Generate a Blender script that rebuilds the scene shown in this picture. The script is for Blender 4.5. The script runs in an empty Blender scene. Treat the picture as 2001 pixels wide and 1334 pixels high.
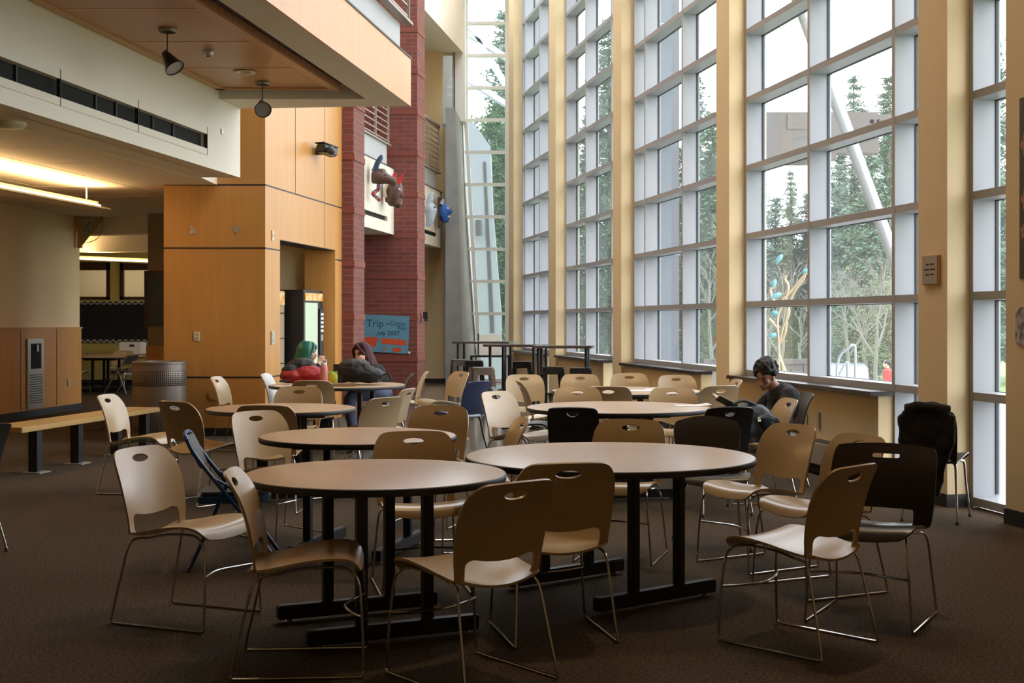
import bpy, bmesh, math, random
from mathutils import Vector, Matrix
from mathutils.geometry import delaunay_2d_cdt
R = math.radians
sc = bpy.context.scene
COL = sc.collection
# ---------------------------------------------------------------- camera, sky, exposure
EYE = 1.425
cam_d = bpy.data.cameras.new('camera')
cam_d.sensor_width = 36.0
cam_d.lens = 36.0 * 2500.0 / 2001.0
cam_d.shift_y = -38.0 / 2001.0
cam_d.clip_end = 400.0
cam = bpy.data.objects.new('camera', cam_d)
COL.objects.link(cam)
cam.location = (0.0, 0.0, EYE)
cam.rotation_euler = (R(90), 0, 0)
sc.camera = cam
sc.view_settings.view_transform = 'Standard'
sc.view_settings.look = 'None'
sc.view_settings.exposure = 0.0
sc.view_settings.gamma = 1.0
sc.view_settings.use_curve_mapping = False
sc.cycles.max_bounces = 10
sc.cycles.diffuse_bounces = 5
sc.cycles.glossy_bounces = 4
sc.cycles.transmission_bounces = 6
sc.cycles.transparent_max_bounces = 24
sc.cycles.caustics_reflective = False
sc.cycles.caustics_refractive = False
sc.cycles.sample_clamp_indirect = 6.0
sc.cycles.use_denoising = True
world = bpy.data.worlds.new('overcast_sky')
sc.world = world
world.use_nodes = True
_wb = world.node_tree.nodes['Background']
_wb.inputs[0].default_value = (0.97, 0.965, 1.0, 1)
_wb.inputs[1].default_value = 7.4

def W(y, off):
    """plan point on the window wall: y along it, off = outward from the mullion fronts"""
    return (5.403 - 0.19 * y + 0.9824 * off, y + 0.1867 * off)

def portal(y0, y1, z0, z1, off):
    a, b = W(y0, off), W(y1, off)
    d = bpy.data.lights.new('daylight_portal', 'AREA')
    d.shape = 'RECTANGLE'
    d.size = math.hypot(b[0]-a[0], b[1]-a[1]); d.size_y = z1 - z0
    d.cycles.is_portal = True
    o = bpy.data.objects.new('daylight_portal', d)
    COL.objects.link(o)
    o.location = ((a[0]+b[0])/2, (a[1]+b[1])/2, (z0+z1)/2)
    o.rotation_euler = Vector((-0.9824, -0.1867, 0)).to_track_quat('-Z', 'Y').to_euler()
BAYS = [(23.87, 27.3), (19.43, 23.3), (14.95, 18.97), (10.31, 14.53), (9.1, 9.87)]
for _a, _b in BAYS:
    portal(_a, _b, 0.1, 9.6, 0.3)

for _a, _b, _x, _y, _z, _e in ((3.0, 17.0, -1.1, 20.5, 9.9, (0, 0, 0)), (1.0, 9.5, -0.55, 30.7, 4.8, (R(-90), 0, 0))):
    _d = bpy.data.lights.new('daylight_portal', 'AREA'); _d.shape = 'RECTANGLE'; _d.size = _a; _d.size_y = _b; _d.cycles.is_portal = True
    _o = bpy.data.objects.new('daylight_portal', _d); COL.objects.link(_o); _o.location = (_x, _y, _z); _o.rotation_euler = _e

# warm fill lamps added above the view to brighten the hall (housings follow below)
FILL_LAMPS = [(1.7, 7.6), (0.9, 12.4)]
for _x, _y in FILL_LAMPS:
    _d = bpy.data.lights.new('added_fill_lamp', 'AREA'); _d.shape = 'DISK'; _d.size = 0.5
    _d.energy = 130; _d.color = (1.0, 0.68, 0.38)
    _o = bpy.data.objects.new('added_fill_lamp', _d); COL.objects.link(_o); _o.location = (_x, _y, 9.66)

# ---------------------------------------------------------------- materials
def mat(name, color, rough=0.5, metal=0.0, spec=0.5, noise=None, bump=None, emit=None):
    """noise=(scale, amount, color2); bump=(scale, strength)"""
    m = bpy.data.materials.new(name); m.use_nodes = True
    nt = m.node_tree; b = nt.nodes['Principled BSDF']
    b.inputs['Base Color'].default_value = (*color, 1)
    b.inputs['Roughness'].default_value = rough
    b.inputs['Metallic'].default_value = metal
    b.inputs['Specular IOR Level'].default_value = spec
    if noise or bump:
        tc = nt.nodes.new('ShaderNodeTexCoord')
    if noise:
        s, a, c2 = noise
        n = nt.nodes.new('ShaderNodeTexNoise'); n.inputs['Detail'].default_value = 4
        if isinstance(s, tuple):
            mp = nt.nodes.new('ShaderNodeMapping'); mp.inputs['Scale'].default_value = s
            nt.links.new(tc.outputs['Object'], mp.inputs[0]); nt.links.new(mp.outputs[0], n.inputs[0]); n.inputs['Scale'].default_value = 1
        else:
            nt.links.new(tc.outputs['Object'], n.inputs[0]); n.inputs['Scale'].default_value = s
        r = nt.nodes.new('ShaderNodeValToRGB')
        r.color_ramp.elements[0].position = 0.5 - a; r.color_ramp.elements[1].position = 0.5 + a
        r.color_ramp.elements[0].color = (*color, 1); r.color_ramp.elements[1].color = (*c2, 1)
        nt.links.new(n.outputs[0], r.inputs[0]); nt.links.new(r.outputs[0], b.inputs['Base Color'])
    if bump:
        n2 = nt.nodes.new('ShaderNodeTexNoise'); n2.inputs['Scale'].default_value = bump[0]
        nt.links.new(tc.outputs['Object'], n2.inputs[0])
        bp = nt.nodes.new('ShaderNodeBump'); bp.inputs['Strength'].default_value = bump[1]; bp.inputs['Distance'].default_value = 0.01
        nt.links.new(n2.outputs[0], bp.inputs['Height']); nt.links.new(bp.outputs[0], b.inputs['Normal'])
    if emit:
        b.inputs['Emission Color'].default_value = (*emit[0], 1); b.inputs['Emission Strength'].default_value = emit[1]
    return m

def glass_mat(name, tint=(0.90, 0.935, 0.95), refl=1.0, veil=0.0):
    m = bpy.data.materials.new(name); m.use_nodes = True
    nt = m.node_tree; nt.nodes.clear()
    out = nt.nodes.new('ShaderNodeOutputMaterial'); mx = nt.nodes.new('ShaderNodeMixShader')
    t = nt.nodes.new('ShaderNodeBsdfTransparent'); t.inputs[0].default_value = (*tint, 1)
    g = nt.nodes.new('ShaderNodeBsdfGlossy'); g.inputs['Roughness'].default_value = 0.02
    f = nt.nodes.new('ShaderNodeFresnel'); f.inputs['IOR'].default_value = 1.55
    k = nt.nodes.new('ShaderNodeMath'); k.operation = 'MULTIPLY'; k.inputs[1].default_value = refl
    ge = nt.nodes.new('ShaderNodeNewGeometry'); iv = nt.nodes.new('ShaderNodeMath'); iv.operation = 'SUBTRACT'; iv.inputs[0].default_value = 1.0
    k2 = nt.nodes.new('ShaderNodeMath'); k2.operation = 'MULTIPLY'     # reflect at the near face of a pane only
    nt.links.new(ge.outputs['Backfacing'], iv.inputs[1]); nt.links.new(f.outputs[0], k.inputs[0]); nt.links.new(k.outputs[0], k2.inputs[0]); nt.links.new(iv.outputs[0], k2.inputs[1]); nt.links.new(k2.outputs[0], mx.inputs[0])
    nt.links.new(t.outputs[0], mx.inputs[1]); nt.links.new(g.outputs[0], mx.inputs[2])
    if veil:     # translucent veil added to wash out the view like haze
        tr = nt.nodes.new('ShaderNodeBsdfTranslucent'); tr.inputs[0].default_value = (0.92, 0.97, 1.0, 1)
        m2 = nt.nodes.new('ShaderNodeMixShader'); m2.inputs[0].default_value = veil
        nt.links.new(mx.outputs[0], m2.inputs[1]); nt.links.new(tr.outputs[0], m2.inputs[2]); nt.links.new(m2.outputs[0], out.inputs[0])
    else:
        nt.links.new(mx.outputs[0], out.inputs[0])
    return m

def brick_mat(name, axis):
    m = mat(name, (0.25, 0.06, 0.035), 0.75)
    nt = m.node_tree; b = nt.nodes['Principled BSDF']
    tc = nt.nodes.new('ShaderNodeTexCoord'); sp = nt.nodes.new('ShaderNodeSeparateXYZ'); cb = nt.nodes.new('ShaderNodeCombineXYZ')
    nt.links.new(tc.outputs['Object'], sp.inputs[0])
    nt.links.new(sp.outputs[axis], cb.inputs[0]); nt.links.new(sp.outputs[2], cb.inputs[1])
    br = nt.nodes.new('ShaderNodeTexBrick')
    br.inputs['Color1'].default_value = (0.175, 0.040, 0.026, 1); br.inputs['Color2'].default_value = (0.13, 0.030, 0.022, 1)
    br.inputs['Mortar'].default_value = (0.20, 0.095, 0.07, 1); br.inputs['Scale'].default_value = 1.0
    br.inputs['Mortar Size'].default_value = 0.005; br.inputs['Brick Width'].default_value = 0.30; br.inputs['Row Height'].default_value = 0.085
    nt.links.new(cb.outputs[0], br.inputs[0]); nt.links.new(br.outputs[0], b.inputs['Base Color'])
    bp = nt.nodes.new('ShaderNodeBump'); bp.inputs['Strength'].default_value = 0.5; bp.inputs['Distance'].default_value = 0.01; bp.invert = True
    nt.links.new(br.outputs['Fac'], bp.inputs['Height']); nt.links.new(bp.outputs[0], b.inputs['Normal'])
    return m

M = {}
M['cream'] = mat('cream_wall_paint', (0.78, 0.61, 0.36), 0.7, noise=(3, 0.3, (0.74, 0.58, 0.34)))
M['white'] = mat('off_white_paint', (0.74, 0.67, 0.55), 0.6)
M['ceil'] = mat('white_ceiling_paint', (0.74, 0.67, 0.56), 0.8)
M['alu'] = mat('pale_window_metal', (0.35, 0.355, 0.375), 0.42, spec=0.4)
M['endframe'] = mat('white_window_frame', (0.85, 0.85, 0.84), 0.5)
M['gasket'] = mat('black_rubber', (0.02, 0.02, 0.022), 0.6)
M['glass'] = glass_mat('window_glass', veil=0.015)
M['maple'] = mat('maple_veneer', (0.58, 0.28, 0.078), 0.34, noise=((14, 14, 0.9), 0.25, (0.50, 0.235, 0.06)))
M['maple_dark'] = mat('dark_wood', (0.07, 0.03, 0.015), 0.5)
M['black'] = mat('black_paint', (0.010, 0.010, 0.012), 0.5)
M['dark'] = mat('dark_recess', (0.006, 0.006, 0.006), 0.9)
M['grey_band'] = mat('grey_metal_panel', (0.42, 0.41, 0.41), 0.5)
M['rail'] = mat('railing_paint', (0.33, 0.27, 0.23), 0.45, metal=0.3)
M['concrete'] = mat('concrete', (0.42, 0.42, 0.40), 0.8, noise=(2.5, 0.3, (0.30, 0.31, 0.30)), bump=(30, 0.2))
M['brick_x'] = brick_mat('red_brick', 0)
M['brick_y'] = brick_mat('red_brick_side', 1)
M['brick_band'] = mat('smooth_red_brick', (0.20, 0.045, 0.026), 0.7, noise=(6, 0.3, (0.16, 0.037, 0.022)))
M['ledge'] = mat('dark_laminate_ledge', (0.045, 0.035, 0.032), 0.3)
M['base'] = mat('black_rubber_base', (0.012, 0.012, 0.013), 0.5)
M['plate'] = mat('steel_plate', (0.5, 0.47, 0.42), 0.4, metal=0.6)
M['ivory'] = mat('ivory_plastic', (0.75, 0.66, 0.48), 0.4)

def carpet():
    m = mat('brown_carpet', (0.06, 0.045, 0.034), 0.95, spec=0.1)
    nt = m.node_tree; b = nt.nodes['Principled BSDF']
    tc = nt.nodes.new('ShaderNodeTexCoord')
    n = nt.nodes.new('ShaderNodeTexNoise'); n.inputs['Scale'].default_value = 70; n.inputs['Detail'].default_value = 3; n.inputs['Roughness'].default_value = 0.8
    r = nt.nodes.new('ShaderNodeValToRGB'); e = r.color_ramp.elements
    e[0].position = 0.36; e[0].color = (0.028, 0.025, 0.019, 1); e[1].position = 0.66; e[1].color = (0.18, 0.105, 0.056, 1)
    x = e.new(0.5); x.color = (0.078, 0.064, 0.045, 1)
    nt.links.new(tc.outputs['Object'], n.inputs[0]); nt.links.new(n.outputs[0], r.inputs[0])
    n3 = nt.nodes.new('ShaderNodeTexNoise'); n3.inputs['Scale'].default_value = 0.9; n3.inputs['Detail'].default_value = 3
    r3 = nt.nodes.new('ShaderNodeValToRGB'); r3.color_ramp.elements[0].color = (0.8, 0.8, 0.8, 1); r3.color_ramp.elements[1].color = (1.15, 1.12, 1.1, 1)
    nt.links.new(tc.outputs['Object'], n3.inputs[0]); nt.links.new(n3.outputs[0], r3.inputs[0])
    mx = nt.nodes.new('ShaderNodeMix'); mx.data_type = 'RGBA'; mx.blend_type = 'MULTIPLY'; mx.inputs[0].default_value = 1
    nt.links.new(r.outputs[0], mx.inputs[6]); nt.links.new(r3.outputs[0], mx.inputs[7]); nt.links.new(mx.outputs[2], b.inputs['Base Color'])
    n2 = nt.nodes.new('ShaderNodeTexNoise'); n2.inputs['Scale'].default_value = 140
    bp = nt.nodes.new('ShaderNodeBump'); bp.inputs['Strength'].default_value = 0.6; bp.inputs['Distance'].default_value = 0.01
    nt.links.new(tc.outputs['Object'], n2.inputs[0]); nt.links.new(n2.outputs[0], bp.inputs['Height']); nt.links.new(bp.outputs[0], b.inputs['Normal'])
    return m
M['carpet'] = carpet()
M['polished'] = mat('polished_concrete', (0.17, 0.135, 0.105), 0.12, noise=(3, 0.35, (0.11, 0.09, 0.07)))

def perforated():
    m = mat('perforated_wood', (0.30, 0.14, 0.055), 0.4)
    nt = m.node_tree; b = nt.nodes['Principled BSDF']
    tc = nt.nodes.new('ShaderNodeTexCoord')
    v = nt.nodes.new('ShaderNodeTexVoronoi'); v.inputs['Scale'].default_value = 38; v.inputs['Randomness'].default_value = 0.0
    r = nt.nodes.new('ShaderNodeValToRGB'); r.color_ramp.elements[0].position = 0.22; r.color_ramp.elements[0].color = (0.10, 0.045, 0.018, 1)
    r.color_ramp.elements[1].position = 0.32; r.color_ramp.elements[1].color = (0.50, 0.24, 0.095, 1)
    nt.links.new(tc.outputs['Object'], v.inputs[0]); nt.links.new(v.outputs[0], r.inputs[0]); nt.links.new(r.outputs[0], b.inputs['Base Color'])
    return m
M['perf'] = perforated()
M['perf_frame'] = mat('wood_ceiling_trim', (0.56, 0.28, 0.115), 0.4)

# ---------------------------------------------------------------- mesh helpers
class MB:
    def __init__(s): s.v = []; s.f = []; s.mi = []; s.cur = 0
    def add(s, vs, fs):
        o = len(s.v); s.v += [tuple(p) for p in vs]
        for f in fs: s.f.append(tuple(i + o for i in f)); s.mi.append(s.cur)
        return s
    def box(s, x0, x1, y0, y1, z0, z1):
        return s.prism([(x0, y0), (x1, y0), (x1, y1), (x0, y1)], z0, z1)
    def obox(s, c, size, rz=0.0, rx=0.0, ry=0.0):
        m = Matrix.Rotation(rz, 3, 'Z') @ Matrix.Rotation(ry, 3, 'Y') @ Matrix.Rotation(rx, 3, 'X')
        h = [k / 2 for k in size]; vs = []
        for sx in (-1, 1):
            for sy in (-1, 1):
                for sz in (-1, 1): vs.append(Vector(c) + m @ Vector((sx*h[0], sy*h[1], sz*h[2])))
        return s.add(vs, [(0,1,3,2),(4,6,7,5),(0,4,5,1),(2,3,7,6),(0,2,6,4),(1,5,7,3)])
    def prism(s, poly, z0, z1):
        n = len(poly)
        vs = [(p[0], p[1], z0) for p in poly] + [(p[0], p[1], z1) for p in poly]
        fs = [tuple(range(n))[::-1], tuple(range(n, 2*n))] + [(i, (i+1) % n, n+(i+1) % n, n+i) for i in range(n)]
        return s.add(vs, fs)
    def hull8(s, b4, t4):
        return s.add(list(b4) + list(t4), [(3,2,1,0),(4,5,6,7),(0,1,5,4),(1,2,6,5),(2,3,7,6),(3,0,4,7)])
    def tube(s, pts, r, n=8, closed=False, caps=True):
        pts = [Vector(p) for p in pts]; k = len(pts)
        rs = r if isinstance(r, (list, tuple)) else [r]*k
        up = None; rings = []
        for i, p in enumerate(pts):
            if closed: t = (pts[(i+1) % k] - pts[i-1])
            else: t = pts[min(i+1, k-1)] - pts[max(i-1, 0)]
            t = t.normalized() if t.length > 1e-9 else Vector((0,0,1))
            if up is None:
                a = Vector((0,0,1)) if abs(t.z) < 0.9 else Vector((1,0,0))
                up = (a - t*a.dot(t)).normalized()
            else:
                up = (up - t*up.dot(t)); up = up.normalized() if up.length > 1e-6 else t.orthogonal().normalized()
            sd = t.cross(up)
            rings.append([p + (up*math.cos(2*math.pi*j/n) + sd*math.sin(2*math.pi*j/n))*rs[i] for j in range(n)])
        vs = [q for rg in rings for q in rg]; fs = []
        for i in range(k if closed else k-1):
            a, b = i*n, ((i+1) % k)*n
            for j in range(n): fs.append((a+j, a+(j+1) % n, b+(j+1) % n, b+j))
        if caps and not closed: fs += [tuple(range(n))[::-1], tuple(range((k-1)*n, k*n))]
        return s.add(vs, fs)
    def lathe(s, prof, n=24, c=(0,0,0), caps=True):
        vs = []; fs = []; k = len(prof)
        for r, z in prof:
            for j in range(n):
                a = 2*math.pi*j/n; vs.append((c[0]+r*math.cos(a), c[1]+r*math.sin(a), c[2]+z))
        for i in range(k-1):
            for j in range(n): fs.append((i*n+j, i*n+(j+1) % n, (i+1)*n+(j+1) % n, (i+1)*n+j))
        if caps: fs += [tuple(range(n))[::-1], tuple(range((k-1)*n, k*n))]
        return s.add(vs, fs)
    def ball(s, c, r, n=12, m=8, rot=None):
        rr = r if isinstance(r, (list, tuple)) else (r, r, r); vs = []; fs = []
        for i in range(1, m):
            t = math.pi*i/m
            for j in range(n):
                a = 2*math.pi*j/n
                p = Vector((rr[0]*math.sin(t)*math.cos(a), rr[1]*math.sin(t)*math.sin(a), rr[2]*math.cos(t)))
                if rot: p = rot @ p
                vs.append(Vector(c)+p)
        top = Vector((0,0,rr[2])); bot = Vector((0,0,-rr[2]))
        if rot: top = rot @ top; bot = rot @ bot
        vs += [Vector(c)+top, Vector(c)+bot]; T = len(vs)-2; B = T+1
        for i in range(m-2):
            for j in range(n): fs.append((i*n+j, (i+1)*n+j, (i+1)*n+(j+1) % n, i*n+(j+1) % n))
        for j in range(n):
            fs.append((T, j, (j+1) % n)); fs.append((B, (m-2)*n+(j+1) % n, (m-2)*n+j))
        return s.add(vs, fs)
    def mesh(s, name, mats, smooth=False, recalc=True):
        me = bpy.data.meshes.new(name); me.from_pydata(s.v, [], s.f)
        if not isinstance(mats, (list, tuple)): mats = [mats]
        for m in mats: me.materials.append(m)
        if len(mats) > 1:
            for p, k in zip(me.polygons, s.mi): p.material_index = k
        if recalc:
            bm = bmesh.new(); bm.from_mesh(me); bmesh.ops.recalc_face_normals(bm, faces=bm.faces[:]); bm.to_mesh(me); bm.free()
        if smooth:
            me.polygons.foreach_set('use_smooth', [True]*len(me.polygons))
            try: me.set_sharp_from_angle(angle=R(40))
            except Exception: pass
        me.update()
        return me
    def build(s, name, mats, parent=None, smooth=False, bevel=0.0, loc=None):
        me = s.mesh(name, mats, smooth)
        if bevel:
            bm = bmesh.new(); bm.from_mesh(me)
            es = [e for e in bm.edges if len(e.link_faces) == 2 and e.calc_face_angle(0) > 0.6]
            bmesh.ops.bevel(bm, geom=es, offset=bevel, segments=2, affect='EDGES', clamp_overlap=True)
            bm.to_mesh(me); bm.free()
        o = bpy.data.objects.new(name, me); COL.objects.link(o)
        if parent: o.parent = parent
        if loc: o.location = loc
        return o

def tag(o, label, cat, group=None, kind=None):
    o['label'] = label; o['category'] = cat
    if group: o['group'] = group
    if kind: o['kind'] = kind
    return o
def thing(name, label, cat, loc=(0,0,0), rz=0.0, group=None):
    o = bpy.data.objects.new(name, None); COL.objects.link(o)
    o.empty_display_size = 0.1
    o.location = loc; o.rotation_euler = (0, 0, rz)
    return tag(o, label, cat, group)
def struct(o):
    o['kind'] = 'structure'; return o
def copy_tree(o, parent=None):
    c = o.copy(); COL.objects.link(c)
    if parent is not None: c.parent = parent
    for ch in list(o.children): copy_tree(ch, c)
    return c
def px(x, y, d):
    """world point seen at photo pixel (x, y) at depth d"""
    return ((x - 1000.5) / 2500.0 * d, d, EYE - (y - 629.0) / 2500.0 * d)
def text_part(body, size, mt, parent, loc, rot, name='lettering', depth=0.001, align='CENTER', spacing=1.0):
    c = bpy.data.curves.new(name, 'FONT'); c.body = body; c.size = size; c.align_x = align; c.align_y = 'CENTER'
    c.extrude = depth; c.space_line = spacing; c.resolution_u = 3
    o = bpy.data.objects.new(name, c); COL.objects.link(o)
    bpy.context.view_layer.update()
    me = bpy.data.meshes.new_from_object(o.evaluated_get(bpy.context.evaluated_depsgraph_get()))
    COL.objects.unlink(o); bpy.data.objects.remove(o)
    me.materials.clear(); me.materials.append(mt); me.name = name
    t = bpy.data.objects.new(name, me); COL.objects.link(t)
    t.parent = parent; t.location = loc; t.rotation_euler = rot
    return t
# ================================================================ the setting
BARS = [0.855 + 0.77*i for i in range(12)]
TOP = 9.75
struct(MB().prism([(-14, -5), (5.9, -5), (3.75, 9.0), (5.55-.19*32, 32), (-14, 32)], -0.2, 0.0).build('floor', M['carpet']))
o = struct(MB().prism([(-1.75, 13.4), (0.2, 12.9), (2.9, 12.9), (2.3, 16.5), (-0.05, 30.2), (-2.0, 30.0), (-1.7, 19.0)], -0.01, 0.0012).build('floor_polished_concrete', M['polished']))
# right wall: window bays, columns, low walls, ledges
def wq(y0, y1, o0, o1): return [W(y0, o0), W(y1, o0), W(y1, o1), W(y0, o1)]
MULL = [[25.56, 27.0], [20.2, 21.84], [15.1, 16.73, 18.39], [11.07, 12.81], []]
LOW = [24.4, 20.15, 15.6, 11.07, None]
for i, (a, b) in enumerate(BAYS):
    f = MB()
    for m in [a+0.03] + MULL[i] + [b-0.028]:
        f.prism(wq(m-0.027, m+0.027, 0.0, 0.23), 0.0, TOP)
    for z in BARS + [0.05]:
        f.prism(wq(a, b, 0.003, 0.228), z-0.032, z+0.032)
    fr = struct(f.build('window_%d' % (i+1), M['alu']))
    g = MB()
    for m in [a+0.03] + MULL[i] + [b-0.028]:
        g.prism(wq(m-0.034, m+0.034, 0.186, 0.214), 0.1, TOP)
    for z in BARS:
        g.prism(wq(a+.05, b-.05, 0.188, 0.212), z-0.038, z+0.036)
    g.build('gasket', M['gasket'], fr)
    MB().prism(wq(a+.02, b-.02, 0.196, 0.204), 0.05, TOP).build('glass', M['glass'], fr)
    if LOW[i]:
        struct(MB().prism(wq(LOW[i], b, -0.14, -0.002), 0.0, 0.785).build('wall_low', M['cream']))
        struct(MB().prism(wq(LOW[i]-0.02, b-0.02, -0.23, 0.0), 0.785, 0.826).build('trim_ledge', M['ledge'], bevel=0.006))
        struct(MB().prism(wq(LOW[i], b, -0.15, -0.141), 0.0, 0.09).build('baseboard_low', M['base']))
for a, b in [(9.87, 10.31), (14.53, 14.95), (18.97, 19.43), (23.3, 23.87), (27.3, 27.85)]:
    c = struct(MB().prism(wq(a, b, -0.185, 0.26), 0.0, TOP).build('column', M['cream']))
    MB().prism(wq(a-0.008, b+0.008, -0.193, 0.0), 0.0, 0.1).build('baseboard', M['base'], c)
# solid right wall beside the camera
struct(MB().prism(wq(-5.0, 9.09, -0.185, 0.26), 0.0, TOP).build('wall_right', M['cream']))
struct(MB().prism(wq(-5.0, 9.10, -0.195, -0.185), 0.0, 0.11).build('baseboard_right', M['base']))
struct(MB().prism([W(-5, -.185), (-14, -5.2), (-14, -5.5), W(-5.4, .2)], 0, TOP).build('wall_back', M['cream']))
struct(MB().prism([(-14, -5.2), (-14, 32), (-14.2, 32), (-14.2, -5.2)], 0, TOP).build('wall_left', M['cream']))
c_ = MB().prism([(-14.2, -5.5), (6.7, -5.5), (5.75-.19*12, 12), (-14.2, 12)], TOP, TOP+0.2).prism([(-14.2, 12), (-2.6, 12), (-2.6, 29), (-14.2, 29)], TOP, TOP+.2)
c_.prism([(.4, 12), (5.75-.19*12, 12), (5.75-.19*29, 29), (.4, 29)], TOP, TOP+.2).prism([(-14.2, 29), (5.75-.19*29, 29), (5.75-.19*32, 32), (-14.2, 32)], TOP, TOP+.2)
struct(c_.build('ceiling', M['ceil']))
f = MB().box(-2.6, -2.5, 12, 29, TOP, TOP+.25).box(.3, .4, 12, 29, TOP, TOP+.25)  # skylight strip added out of view to brighten the far end
for k in range(12): f.box(-2.6, .4, 12+17*k/11-.04, 12+17*k/11+.04, TOP, TOP+.2)
fr = struct(f.build('window_10', M['alu'])); MB().box(-2.6, .4, 12, 29, TOP+.16, TOP+.17).build('glass', M['glass'], fr)
struct(MB().prism([(-14, 32), (-14, 32.3), (-2.0, 32.3), (-2.0, 32)], 0, TOP).build('wall_north', M['cream']))

# ---- left: low ceiling with the slotted fascia (plane F)
def F(y): return -5.54 + 0.152*y
def fq(y0, y1, o0, o1): return [(F(y0)+o0, y0), (F(y1)+o0, y1), (F(y1)+o1, y1), (F(y0)+o1, y0)]
YE = 15.2
fa = MB().prism(fq(-5, YE, -0.2, 0), 3.14, 3.345)
fa.prism(fq(-5, YE, -0.2, 0), 3.505, 4.12).prism(fq(14.17, YE, -0.2, 0), 3.345, 3.505)
struct(fa.build('wall_fascia', M['white']))
o = struct(MB().prism(fq(-5, 14.3, -0.10, -0.06), 3.3, 3.55).build('trim_slot', M['dark']))
MB().prism(fq(-5, 14.17, -0.004, 0.012), 3.275, 3.345).prism(fq(-5, 14.17, -0.004, 0.012), 3.505, 3.585).build('slot_frame', M['white'], o)
j = MB()
for y in (10.95, 12.45, 14.17): j.prism(fq(y-.006, y+.006, -0.02, 0.014), 3.275, 3.585)
j.build('slot_joint', M['gasket'], o)
j = MB()
for y in (10.35, 11.7, 12.1, 12.9, 13.4): j.prism(fq(y-.01, y+.01, -0.059, -0.04), 3.34, 3.51)
j.build('slot_hanger', M['gasket'], o)
struct(MB().prism([(-14, -5), (F(-5)-.19, -5), (F(YE)-.19, YE-.02), (-3.69, YE-.02), (-3.69, 16.02), (-4.3, 16.05), (-4.3, 32), (-14, 32)], 3.14, 3.3).build('ceiling_low', M['ceil']))
# ceiling tile joints under the low ceiling
j = MB()
for X, ye in ((-6.1, 15.1), (-7.3, 17.5), (-8.5, 24)): j.prism([(X+.152*8, 8), (X+.152*ye, ye), (X+.152*ye+.015, ye), (X+.152*8+.015, 8)], 3.137, 3.141)
for y in (12.6, 13.8, 15.0, 16.2, 17.4, 18.6): j.prism([(-9, y), (-4.5 if y < 15 else -4.9, y), (-4.5 if y < 15 else -4.9, y+.015), (-9, y+.015)], 3.137, 3.141)
struct(j.build('trim_ceiling_joints', M['ceil']))

# ---- upper soffit, recessed perforated wood ceiling and balcony parapet (plane P)
def P(y): return -1.19 + 0.15*(y-15.0)
def WR(y): return -2.57 + 0.155*(y-10.43)
def SI(y): return -2.26 + 0.148*(y-10.08)
s = MB()
s.prism([(SI(-5), -5), (P(-5)-.008, -5), (P(15.02)-.008, 15.02), (F(15.2), YE), (F(14.55), 14.55), (SI(14.1), 14.55)], 3.96, 4.12)
struct(s.build('ceiling_soffit', M['white']))
struct(MB().prism([(F(-5), -5), (SI(-5)+.1, -5), (SI(14.5)+.1, 14.56), (F(14.5), 14.56)], 4.125, 4.2).build('ceiling_recess', M['maple_dark']))
o = struct(MB().prism([(F(-5)+.01, -5), (WR(-5), -5), (WR(14.45), 14.45), (F(14.45)+.01, 14.45)], 4.06, 4.12).build('ceiling_wood_panel', M['perf']))
j = MB()
for y in (7.2, 8.4, 9.6, 10.78, 12.06, 13.3): j.prism([(F(y)+.01, y-.03), (WR(y), y-.03), (WR(y), y+.03), (F(y)+.01, y+.03)], 4.057, 4.062)
j.prism([(WR(-5)-.10, -5), (WR(-5)+.005, -5), (WR(14.45)+.005, 14.46), (WR(14.45)-.10, 14.46)], 4.035, 4.063)
j.prism([(F(-5)+.01, -5), (F(-5)+.11, -5), (F(14.45)+.11, 14.46), (F(14.45)+.01, 14.46)], 4.045, 4.063)
j.prism([(F(14.4)+.01, 14.38), (WR(14.45), 14.38), (WR(14.45), 14.46), (F(14.45)+.01, 14.46)], 4.045, 4.063)
j.build('panel_frame', M['perf_frame'], o)
s = MB().prism([(P(-5)-.12, -5), (P(-5), -5), (P(15.02), 15.02), (P(15.02)-.12, 15.02)], 4.12, 4.51)
s.prism([(P(-5)-.008, -5), (P(-5), -5), (P(15.02), 15.02), (P(15.02)-.008, 15.02)], 3.956, 4.12)
s.prism([(P(-5), -5), (P(-5)+.012, -5), (P(11.99)+.012, 11.99), (P(11.99), 11.99)], 3.945, 4.51)
o = struct(s.build('wall_parapet', M['maple']))
MB().prism([(P(-5)-.13, -5), (P(-5)+.012, -5), (P(15.02)+.012, 15.03), (P(15.02)-.13, 15.03)], 4.51, 4.53).build('cap', M['black'], o)
struct(MB().prism([(P(-5)-.2, -5), (P(-5)-.1, -5), (P(14.9)-.1, 14.9), (P(14.9)-.2, 14.9)], 4.53, 4.9).build('wall_parapet_band', M['grey_band']))
# floor of the upper level
struct(MB().prism([(-14, -5), (P(-5)-.12, -5), (P(15.0)-.12, 15.0), (F(15.2)-.2, 15.2), (-14, 15.2)], 4.2, 4.3).build('floor_upper', M['ceil']))

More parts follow.
